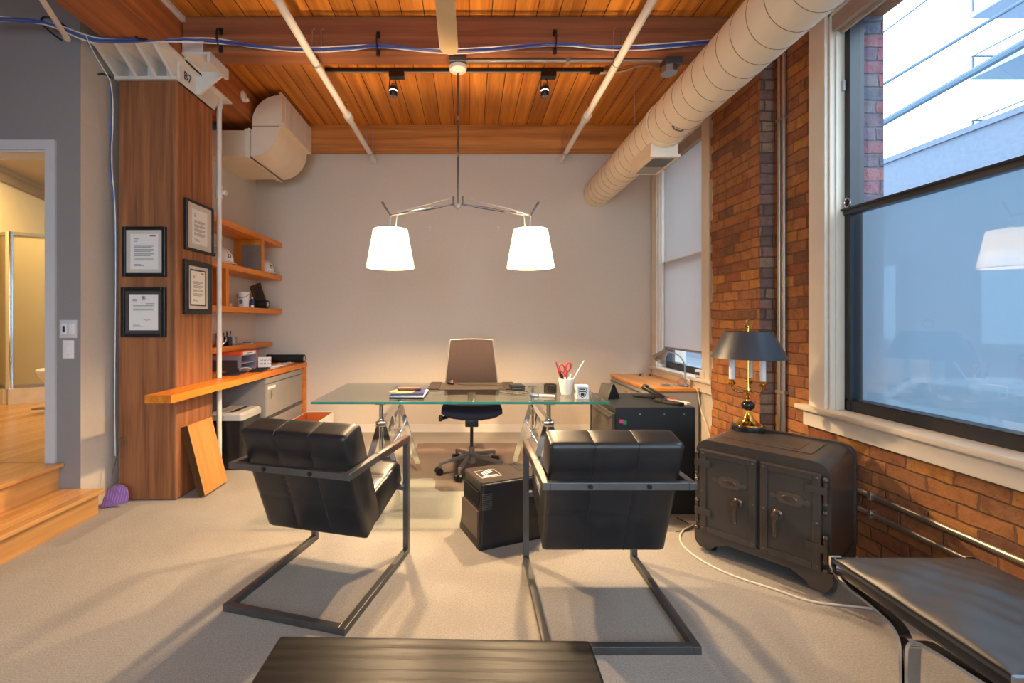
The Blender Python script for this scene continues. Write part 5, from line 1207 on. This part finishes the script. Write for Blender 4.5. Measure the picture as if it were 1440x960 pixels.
for s in (-1, 1): obj('earpiece', MB().cyl((s * 0.052, 0, 0.012), (s * 0.066, 0, 0.012), 0.015), M['black'], ws)
for k in range(3):
    sheet('paper_stack', (-1.985 + 0.012 * k, 4.46 + 0.045 * k), 0.10, 0.10, 0.801 + 0.0065 * k, 0.006, 0.3 * k, M['paper'], ['white paper stack lowest beside the keyboard', 'white paper stack in the middle beside the keyboard', 'white paper stack topmost beside the keyboard'][k], 'paper', 'loose paper stacks on the worktop')
for k in range(7):
    x, y = -2.03 + rnd.uniform(-0.07, 0.09), 4.72 + 0.028 * k
    km2 = MB().box((0, 0, 0.006), (0.045, 0.02, 0.012), rot=(0, 0, rnd.random() * 3), bev=0.004).cyl((0.03, 0, 0.004), (0.05, 0.015, 0.006), 0.004, seg=8)
    one('loose_part', km2, M['silver'] if k % 2 else M['mat_board'], 'loose metal part in the scatter of hardware near the long black roll', 'hardware', 'loose hardware on the worktop', loc=(x, y, 0.801 + 0.001 * k))

# grey lateral cabinet under the worktop
gc = thing('filing_cabinet', 'grey lateral filing cabinet under the worktop in the left back corner', 'cabinet', (-1.885, 4.13, 0))
obj('body', MB().span((-0.52, 0, 0), (-0.012, 0.90, 0.735), bev=0.004), plain('cab_body', rgb(128, 124, 122), 0.45), gc, smooth=False)
obj('top_rail', MB().span((-0.02, 0.005, 0.685), (0.0, 0.895, 0.735), bev=0.003), M['cab_grey'], gc, smooth=False)
for z0, z1 in ((0.04, 0.345), (0.375, 0.675)):
    d = obj('drawer', MB().span((-0.02, 0.012, z0), (0.0, 0.888, z1), bev=0.003), M['cab_grey'], gc, smooth=False)
    obj('pull', MB().span((0.0, 0.03, z0 - 0.016), (0.008, 0.87, z0 + 0.006)), M['steel_dark'], d, smooth=False)
obj('label', MB().span((-0.001, 0.03, 0.63), (0.0015, 0.19, 0.655)), M['paper'], gc, smooth=False)
obj('lock', MB().cyl((-0.001, 0.10, 0.60), (0.004, 0.10, 0.60), 0.012).box((0.006, 0.10, 0.57), (0.004, 0.022, 0.03)).box((0.006, 0.10, 0.545), (0.004, 0.008, 0.03)), M['brass'], gc)
sr = thing('paper_shredder', 'black paper shredder with a silver lid under the worktop', 'shredder', (-2.06, 3.93, 0), 0.0)
tpz = taper(0.28, 0.34, 0.43, -0.03, 0.03)
bmesh.ops.translate(tpz.b, vec=(-0.14, -0.17, 0), verts=tpz.b.verts)
obj('bin', tpz, M['black'], sr)
ld = [(p.x, p.y) for p in round_poly([Vector(p) for p in ((-0.15, -0.18), (0.145, -0.18), (0.145, 0.18), (-0.15, 0.18))], [0.03, 0.03, 0.03, 0.03], 5)]
l2 = [(x * 0.86, y * 0.88) for x, y in ld]
m = MB(); R = [[m.b.verts.new((x * f, y * f, z)) for x, y in ld] for z, f in ((0.43, 1.0), (0.475, 1.0))] + [[m.b.verts.new((x, y, 0.495)) for x, y in l2]]
for a, b in zip(R, R[1:]):
    for k in range(len(ld)): m.b.faces.new((a[k], a[(k + 1) % len(ld)], b[(k + 1) % len(ld)], b[k]))
m.b.faces.new(R[0][::-1]); m.b.faces.new(R[-1])
l = obj('lid', m, M['silver'], sr, angle=20)
obj('paper_slot', MB().span((0.01, -0.13, 0.4945), (0.055, 0.13, 0.4965)), M['black'], l, smooth=False)
obj('lid_panel', MB().span((-0.09, -0.12, 0.4945), (-0.01, 0.12, 0.4962)), M['cab_grey'], l, smooth=False)
bx = thing('cardboard_box', 'open white box with an orange brown inside by the back wall', 'box', (-1.69, 4.78, 0))
w_, d_, h_ = 0.30, 0.50, 0.245
outer = MB().span((-w_ / 2, -d_ / 2, 0), (w_ / 2, d_ / 2, 0.004))
for s in (-1, 1):
    outer.span((s * w_ / 2 - 0.002, -d_ / 2, 0.004), (s * w_ / 2 + 0.002, d_ / 2, h_)).span((-w_ / 2 + 0.002, s * d_ / 2 - 0.002, 0.004), (w_ / 2 - 0.002, s * d_ / 2 + 0.002, h_))
obj('outside', outer, M['paper'], bx, smooth=False)
inn = MB()
for s in (-1, 1):
    inn.span((s * (w_ / 2 - 0.0045) - 0.002, -d_ / 2 + 0.004, 0.005), (s * (w_ / 2 - 0.0045) + 0.002, d_ / 2 - 0.004, h_ - 0.004)).span((-w_ / 2 + 0.007, s * (d_ / 2 - 0.0045) - 0.002, 0.005), (w_ / 2 - 0.007, s * (d_ / 2 - 0.0045) + 0.002, h_ - 0.004))
inn.span((-w_ / 2 + 0.007, -d_ / 2 + 0.007, 0.16), (w_ / 2 - 0.007, d_ / 2 - 0.007, 0.165))
obj('inside', inn, plain('orange_lining', rgb(176, 90, 36), 0.7), bx, smooth=False)

# wood panel leaning on the column
wb = thing('wood_panel', 'thick light wooden board leaning against the foot of the column', 'board', (-1.905, 3.35, 0))
obj('board', MB().box((0, 0, 0), (0.05, 0.30, 0.52), bev=0.002), M['butcher'], wb, smooth=False, loc=(-0.085, 0, 0.262), rot=(0, -0.245, 0))
# purple swatter
fs = thing('fly_swatter', 'purple mesh fly swatter with a wire handle standing by the step', 'fly swatter', (-2.425, 3.03, 0.0), 0.12)
head = [(-0.075, 0.0), (0.08, 0.03), (0.08, 0.08), (0.06, 0.125), (0.02, 0.15), (-0.02, 0.15), (-0.06, 0.12), (-0.078, 0.06)]
obj('head', MB().prism(head, -0.003, 0.003, axis=1), M['purple'], fs, smooth=False, rot=(-0.35, 0, 0))
rb = MB()
for k in range(9):
    x = -0.068 + k * 0.017; rb.span((x - 0.0015, -0.0045, 0.012 + 0.004 * k * 0.9), (x + 0.0015, 0.0045, 0.105 + 0.03 * math.sin(k * PI / 8)))
obj('ribs', rb, plain('purple_rib', rgb(156, 124, 184), 0.5), fs, smooth=False, rot=(-0.35, 0, 0))
obj('handle', MB().tube([(0.0, 0.045, 0.125), (-0.008, 0.055, 0.16), (-0.004, 0.075, 0.25), (-0.012, 0.10, 0.36), (0.012, 0.105, 0.40), (-0.004, 0.11, 0.47), (-0.03, 0.11, 0.44), (-0.03, 0.10, 0.36), (-0.06, 0.08, 0.20)], 0.0025, 6, smooth=2), M['steel_dark'], fs)

# framed letters on the column
def letter(name, lab, c, w, h, side, fw, mat_c, pw, ph, dbl=False, seal=False, stamp=False):
    """side: 'front' (faces the camera) or 'right' (faces the desk)"""
    t = thing(name, lab, 'framed letter', c, 0 if side == 'front' else PI / 2, 'framed letters on the column')
    t.rotation_euler.y = 0
    f = MB()
    for s in (-1, 1):
        f.span((s * w / 2 - (fw if s > 0 else 0), -0.026, -h / 2), (s * w / 2 + (fw if s < 0 else 0), -0.001, h / 2), bev=0.003)
        f.span((-w / 2 + fw, -0.026, s * h / 2 - (fw if s > 0 else 0)), (w / 2 - fw, -0.001, s * h / 2 + (fw if s < 0 else 0)), bev=0.003)
    obj('frame', f, M['black'], t, smooth=False)
    obj('mat_board', MB().span((-w / 2 + fw, -0.014, -h / 2 + fw), (w / 2 - fw, -0.002, h / 2 - fw)), mat_c, t, smooth=False)
    if dbl: obj('inner_border', MB().span((-pw / 2 - 0.012, -0.0148, -ph / 2 - 0.012), (pw / 2 + 0.012, -0.0142, ph / 2 + 0.012)), M['ink_dark'], t, smooth=False)
    pg = obj('letter', MB().span((-pw / 2, -0.0156, -ph / 2), (pw / 2, -0.0150, ph / 2)), M['paper'], t, smooth=False)
    r = random.Random(int(w * 1e4 + h * 3e4)); ln = MB(); y = ph * 0.42
    def line(x0, x1, z, th=0.0016): ln.span((x0, -0.0164, z - th), (x1, -0.0157, z + th))
    for k in range(3): line(-pw * 0.38, -pw * (0.2 + 0.05 * r.random()), ph * (0.36 - 0.035 * k))
    z = ph * 0.18
    for para in range(4 if not seal else 2):
        for k in range(3 if not seal else 2):
            line(-pw * 0.36, pw * (0.34 if k < 2 else 0.1 + 0.2 * r.random()), z); z -= ph * 0.03
        z -= ph * 0.03
    line(-pw * 0.36, -pw * 0.12, -ph * 0.36); line(-pw * 0.36, -pw * 0.02, -ph * 0.40)
    if seal:
        for k in range(2): line(0.08 * pw, pw * 0.38, ph * (0.24 - 0.03 * k))
    obj('print', ln, M['ink'], pg, smooth=False)
    if seal:
        obj('seal', MB().tube([(0.012 * math.cos(a), -0.016, ph * 0.40 + 0.012 * math.sin(a)) for a in [k * PI / 8 for k in range(16)]], 0.002, 6, close=True).cyl((0, -0.0163, ph * 0.40), (0, -0.0157, ph * 0.40), 0.007), M['ink'], pg)
        obj('signature', MB().tube([(-0.0, -0.0162, -ph * 0.22), (0.012, -0.0162, -ph * 0.19), (0.02, -0.0162, -ph * 0.24), (0.035, -0.0162, -ph * 0.20), (0.05, -0.0162, -ph * 0.22)], 0.0011, 5, smooth=2), M['ink_dark'], pg)
    if stamp:
        obj('letterhead', MB().span((pw * 0.2, -0.0164, ph * 0.43), (pw * 0.42, -0.0157, ph * 0.46)), plain('red_print', rgb(176, 60, 60), 0.7), pg, smooth=False)
    obj('pane', MB().span((-w / 2 + fw, -0.0200, -h / 2 + fw), (w / 2 - fw, -0.0192, h / 2 - fw)), M['frame_glass'], t, smooth=False)
letter('framed_letter', 'upper black frame on the front of the column, letter on a cream mat', (-2.30, 3.16, 1.765), 0.305, 0.352, 'front', 0.024, M['mat_board'], 0.195, 0.25, stamp=True)
letter('framed_letter', 'lower black frame on the column front, letter with a round seal', (-2.305, 3.16, 1.336), 0.312, 0.352, 'front', 0.026, plain('dark_mat', rgb(70, 62, 62), 0.8), 0.205, 0.255, seal=True)
letter('framed_letter', 'upper black frame on the right side of the column near the riser pipe', (-2.08, 3.405, 1.985), 0.345, 0.375, 'right', 0.018, M['mat_board'], 0.19, 0.26)
letter('framed_letter', 'lower black frame on the right side of the column, letter with a double border', (-2.08, 3.385, 1.525), 0.33, 0.40, 'right', 0.04, M['mat_board'], 0.17, 0.25, dbl=True, stamp=True)

# switches
for z, lab, two in ((1.222, 'upper double switch plate on the grey wall right of the doorway', True), (1.088, 'lower single toggle switch plate on the grey wall right of the doorway', False)):
    s = thing('light_switch', lab, 'switch', (-2.645, 2.935, z))
    w_ = 0.115 if two else 0.075
    obj('plate', MB().span((-w_ / 2, -0.006, -0.06), (w_ / 2, 0, 0.06), bev=0.003), M['white'] if not two else M['door_trim'], s)
    if two:
        for x in (-0.026, 0.026):
            r_ = obj('rocker', MB().span((x - 0.018, -0.009, -0.035), (x + 0.018, -0.005, 0.035), bev=0.002), M['white'], s)
        obj('indicator', MB().span((-0.034, -0.0095, -0.02), (-0.018, -0.0085, 0.02)), M['ink_dark'], s, smooth=False)
    else:
        obj('toggle', MB().box((0, -0.012, 0.004), (0.01, 0.016, 0.018), rot=(0.4, 0, 0), bev=0.002), M['white'], s)
        for z_ in (-0.035, 0.035): obj('screw', MB().cyl((0, -0.0075, z_), (0, -0.005, z_), 0.004, seg=10), M['satin'], s)

# bathroom
shw = thing('shower_enclosure', 'framed shower enclosure with yellowish obscure glass in the bathroom', 'shower', (-5.17, 5.0, 0.34))
dirr = Vector((0.80, 0.50, 0)).normalized(); dirl = Vector((-0.85, 0.3, 0)).normalized()
def wallpanel(d, L, tag_):
    e = d * L
    obj('glass', MB().bar(d * 0.03 + Vector((0, 0, 1.05)), e + Vector((0, 0, 1.05)), 0.006, 1.70, up=(0, 0, 1)), M['shower_glass'], shw, smooth=False)
    obj('rail', MB().bar(d * 0.02 + Vector((0, 0, 1.915)), e + Vector((0, 0, 1.915)), 0.035, 0.04), M['satin'], shw, smooth=False)
    obj('rail', MB().bar(d * 0.02 + Vector((0, 0, 0.19)), e + Vector((0, 0, 0.19)), 0.035, 0.035), M['satin'], shw, smooth=False)
    obj('curb', MB().bar(Vector((0, 0, 0.085)), e + Vector((0, 0, 0.085)), 0.12, 0.17), M['porcelain'], shw, smooth=False)
wallpanel(dirr, 1.1, 'r'); wallpanel(dirl, 0.55, 'l')
obj('post', MB().cyl((0, 0, 0.17), (0, 0, 1.935), 0.038, seg=20), M['chrome'], shw)
obj('shower_head', MB().cyl((-0.05, 0.75, 1.75), (0.0, 0.62, 1.72), 0.035), M['steel_dark'], shw)
tl = thing('toilet', 'white toilet half hidden behind the doorway trim', 'toilet', (-4.12, 4.6, 0.34))
obj('bowl', MB().lathe([(0.10, 0), (0.105, 0.02), (0.09, 0.15), (0.13, 0.28), (0.20, 0.38), (0.205, 0.41), (0, 0.41)], (-0.08, 0, 0)), M['porcelain'], tl)
obj('seat', MB().lathe([(0.205, 0.412), (0.21, 0.42), (0.21, 0.44), (0.19, 0.447), (0, 0.447)], (-0.08, 0, 0)), M['white'], tl)
obj('tank', MB().span((0.12, -0.22, 0.36), (0.32, 0.22, 0.78), bev=0.02), M['porcelain'], tl)
one('floor_grate', MB().span((-0.12, -0.06, 0), (0.12, 0.06, 0.004), bev=0.001), M['safe_dark'], 'small brown floor grate on the bathroom boards', 'grate', loc=at(66, 572, 4.75) * 1.0, smooth=False)
bpy.data.objects['floor_grate'].location = (-4.50, 4.74, 0.341)

# ================================================================= CEILING FIXTURES
PX, PY = -0.083, 3.25
pdn = thing('double_pendant', 'two armed pendant lamp with white tapered shades hanging over the desk', 'pendant lamp', (PX, PY, 0))
obj('mount_box', MB().span((-0.06, -0.07, 3.135), (0.06, 0.02, 3.179), bev=0.004), M['steel_dark'], pdn, smooth=False)
obj('canopy', MB().lathe([(0.0, 0.0), (0.03, 0.0), (0.062, 0.02), (0.066, 0.045), (0.06, 0.05), (0, 0.05)], (0, 0.0, 3.085), 32), M['white_metal'], pdn)
obj('stem', MB().cyl((0, 0, 2.11), (0.0, 0, 3.09), 0.0085), M['arm_metal'], pdn)
obj('sleeve', MB().cyl((0, 0, 2.47), (0, 0, 2.50), 0.011).cyl((0, 0, 2.74), (0, 0, 2.77), 0.0105), M['chrome'], pdn)
obj('hub', MB().sphere((0, 0, 2.115), 0.016).tube([(-0.03, 0, 2.125), (-0.018, 0, 2.10), (0, 0, 2.088), (0.018, 0, 2.10), (0.03, 0, 2.125)], 0.005, 8, smooth=2), M['satin'], pdn)
for s, xe, lbl in ((-1, -0.577, 'l'), (1, 0.447, 'r')):
    ex = xe - PX
    A, E = Vector((s * 0.035, 0, 2.125)), Vector((ex, 0, 2.045))
    arm = obj('arm', MB().cyl(A, E, 0.0055).cyl(A.lerp(E, 0.18), A.lerp(E, 0.92), 0.009), M['arm_metal'], pdn)
    obj('joint', MB().sphere(A, 0.012).sphere(E, 0.011).cyl(A, A + Vector((0, 0, 0.055)), 0.0055).sphere(A + Vector((0, 0, 0.055)), 0.008), M['steel_dark'], arm)
    obj('tension_wire', MB().cyl(A + Vector((0, 0, 0.05)), A.lerp(E, 0.9) + Vector((0, 0, 0.012)), 0.0012, seg=6), M['satin'], arm)
    obj('lever', MB().cyl(E, E + Vector((s * 0.062, 0, 0.098)), 0.0045, 0.0095), M['steel_dark'], arm)
    obj('drop_rod', MB().cyl(E, E + Vector((0, 0, -0.085)), 0.0045), M['satin'], arm)
    obj('flex', MB().tube([E + Vector((-s * 0.05, 0, 0.005)), E + Vector((-s * 0.045, -0.01, -0.03)), E + Vector((-s * 0.045, -0.01, -0.075)), E + Vector((-s * 0.02, 0, -0.115))], 0.0035, 6, smooth=2), M['cream_cable'], arm)
    sh = obj('shade', MB().shell([(0.173, 1.665), (0.124, 1.94)], 0.003, (ex, 0, 0), 56), M['lampshade'], pdn)
    obj('shade_spider', MB().cyl((ex - 0.123, 0, 1.934), (ex + 0.123, 0, 1.934), 0.0018, seg=6).cyl((ex, -0.123, 1.934), (ex, 0.123, 1.934), 0.0018, seg=6), M['satin'], sh)
    obj('shade_trim', MB().tube([(ex + 0.1725 * math.cos(t), 0.1725 * math.sin(t), 1.6655) for t in [k * PI / 32 for k in range(64)]], 0.0028, 6, close=True), plain('shade_trim_' + lbl, rgb(214, 176, 110), 0.6), sh)
    obj('shade_cap', MB().cyl((ex, 0, 1.93), (ex, 0, 1.962), 0.022), M['white'], sh)
    obj('socket', MB().cyl((ex, 0, 1.87), (ex, 0, 1.935), 0.017), M['white'], sh)
    obj('bulb', MB().lathe([(0.013, 0.055), (0.028, 0.02), (0.031, 0.0), (0.026, -0.018), (0.012, -0.03), (0.0, -0.032)], (ex, 0, 1.815)), emit('bulb_glow_' + lbl, (1, 0.75, 0.45, 1), 14), sh)
    L = bpy.data.lights.new('pendant_bulb_light', 'POINT'); L.energy = PEND; L.color = WARM; L.shadow_soft_size = 0.035
    lo = bpy.data.objects.new('pendant_bulb_light', L); COL.objects.link(lo); lo.location = (PX + ex, PY, 1.755)

tr = thing('lighting_track', 'long black lighting track on the plank ceiling behind the pendant', 'track', (0, 3.80, 0))
obj('rail', MB().span((-1.23, -0.018, HC - 0.03), (1.13, 0.018, HC)), M['black'], tr, smooth=False)
obj('rail_slot', MB().span((-1.22, -0.006, HC - 0.0315), (1.05, 0.006, HC - 0.0295)), M['cab_grey'], tr, smooth=False)
obj('end_feed', MB().span((1.03, -0.022, HC - 0.038), (1.14, 0.022, HC)), M['black'], tr, smooth=False)
for x, lab in ((-0.65, 'black track spotlight on the left of the pendant stem'), (0.645, 'black track spotlight on the right of the pendant stem')):
    s = thing('track_spotlight', lab, 'spotlight', (x, 3.80, HC - 0.031), 0, 'track spotlights')
    obj('adapter', MB().span((-0.035, -0.03, -0.05), (0.095, 0.03, 0.0), bev=0.004), M['black'], s, smooth=False)
    obj('yoke', MB().tube([(-0.030, 0, -0.05), (-0.037, 0, -0.155)], 0.004, 6).tube([(0.012, 0, -0.05), (0.037, -0.005, -0.155)], 0.004, 6), M['black'], s)
    hd = obj('head', MB().lathe([(0.034, 0.0), (0.036, -0.02), (0.036, -0.028), (0.030, -0.028), (0.030, 0.0)], (0, 0, -0.130), 24, close=True).lathe([(0.035, 0.0), (0.034, -0.035), (0.030, -0.04), (0.028, -0.04), (0.031, 0.0)], (0, 0, -0.168), 24, close=True), M['black'], s)
    obj('reflector', MB().lathe([(0.0, 0.045), (0.012, 0.04), (0.024, 0.02), (0.029, 0.0), (0.027, 0.0), (0.0, 0.035)], (0, 0, -0.135), 24), M['satin'], hd)
    obj('glow_ring', MB().lathe([(0.0325, -0.010), (0.0325, 0.0), (0.030, 0.0), (0.030, -0.010)], (0, 0, -0.158), 24, close=True), emit('halogen_ring', (1, 0.82, 0.7, 1), 5), hd)
    L = bpy.data.lights.new('track_spot_light', 'SPOT'); L.energy = SPOT; L.color = WARM; L.spot_size = 1.5; L.spot_blend = 0.7; L.shadow_soft_size = 0.03
    lo = bpy.data.objects.new('track_spot_light', L); COL.objects.link(lo); lo.location = (x, 3.80, HC - 0.25)
    tgt = Vector((x * 1.2, 2.9, 0)); lo.rotation_euler = (tgt - lo.location).to_track_quat('-Z', 'Y').to_euler()

fan = thing('ceiling_fan', 'cream ceiling fan with one blade hanging into the top of the picture', 'ceiling fan', (-0.128, 2.08, 0))
obj('downrod', MB().cyl((0, 0, 3.06), (0, 0, HC), 0.014), M['white_metal'], fan)
obj('motor', MB().lathe([(0.0, 2.945), (0.08, 2.95), (0.115, 2.98), (0.12, 3.02), (0.09, 3.06), (0.03, 3.075), (0, 3.075)]), M['white_metal'], fan)
for k in range(3):
    a = math.radians(90 + 120 * k)
    blp = [(0.16, -0.042), (0.19, -0.052), (0.66, -0.060), (0.705, -0.045), (0.725, -0.015), (0.715, 0.025), (0.685, 0.052), (0.64, 0.056), (0.2, 0.052), (0.16, 0.042)]
    b = obj('blade', MB().prism([(p.x, p.y) for p in round_poly([Vector(q) for q in blp], 0.02, 3)], -0.004, 0.004, axis=2), M['fan'], fan, smooth=False, loc=(0, 0, 2.955), rot=(0.10, 0, a))
    obj('blade_iron', MB().span((0.05, -0.03, 0.004), (0.24, 0.03, 0.012), bev=0.003), M['white_metal'], b, smooth=False)

# wall anchors left in the plaster
for x, lab in ((-0.452, 'small screw anchor in the back wall right of the left lampshade'), (0.335, 'small screw anchor in the back wall left of the right lampshade')):
    one('wall_anchor', MB().cyl((0, 0, 0), (0, -0.006, 0), 0.012, seg=12).cyl((0, 0, -0.03), (0, -0.005, -0.03), 0.006, seg=10), M['trim'], lab, 'wall plug', 'screw anchors', loc=at(660 + x * F / YB, 320, YB - 0.0005))

# ================================================================= LIGHT, SKY, CAMERA
W = bpy.data.worlds.new('overcast_sky'); SC.world = W; W.use_nodes = True
bg = W.node_tree.nodes['Background']; bg.inputs[0].default_value = SKYC; bg.inputs[1].default_value = SKYS
for (y0, y1, z0, z1) in ((0.85, 2.55, 0.82, 3.0), (4.03, 4.9, 0.82, 3.0), (-2.45, 0.1, 0.82, 3.0)):
    L = bpy.data.lights.new('window_daylight', 'AREA'); L.shape = 'RECTANGLE'; L.size = z1 - z0; L.size_y = y1 - y0
    L.cycles.is_portal = True
    o = bpy.data.objects.new('window_daylight', L); COL.objects.link(o); o.location = (2.30, (y0 + y1) / 2, (z0 + z1) / 2); o.rotation_euler = (0, PI / 2, 0)
L = bpy.data.lights.new('bathroom_light', 'AREA'); L.energy = 24; L.color = (1, 0.72, 0.34); L.size = 0.6
o = bpy.data.objects.new('bathroom_light', L); COL.objects.link(o); o.location = (-4.4, 4.7, 2.98)
for (x0, x1) in ((-2.15, -0.45), (-0.15, 1.55)):  # portals over the gaps added in the rear wall
    L = bpy.data.lights.new('window_daylight', 'AREA'); L.shape = 'RECTANGLE'; L.size = x1 - x0; L.size_y = 2.3
    L.cycles.is_portal = True
    o = bpy.data.objects.new('window_daylight', L); COL.objects.link(o); o.location = ((x0 + x1) / 2, -3.25, 1.9); o.rotation_euler = (PI / 2, 0, 0)
for x, y in REAR:
    L = bpy.data.lights.new('rear_ceiling_light', 'AREA'); L.energy = REARW; L.color = REARC; L.size = 0.5  # unseen fill lamps added behind the camera to lift the foreground
    o = bpy.data.objects.new('rear_ceiling_light', L); COL.objects.link(o); o.location = (x, y, HC - 0.04)

cam = bpy.data.cameras.new('camera'); cam.sensor_width = 36; cam.lens = F / 1440 * 36
cam.shift_x = (720 - 660) / 1440; cam.shift_y = -(480 - 450) / 1440; cam.clip_start = 0.02; cam.clip_end = 300
co = bpy.data.objects.new('camera', cam); COL.objects.link(co); co.location = (0, 0, CAMZ); co.rotation_euler = (PI / 2, 0, 0)
SC.camera = co
SC.view_settings.view_transform = 'Standard'; SC.view_settings.look = 'None'
SC.view_settings.exposure = EXPO; SC.view_settings.gamma = 1.0; SC.view_settings.use_curve_mapping = False
SC.cycles.use_denoising = True
SC.cycles.max_bounces = 10; SC.cycles.diffuse_bounces = 5; SC.cycles.transparent_max_bounces = 16; SC.cycles.sample_clamp_indirect = 6
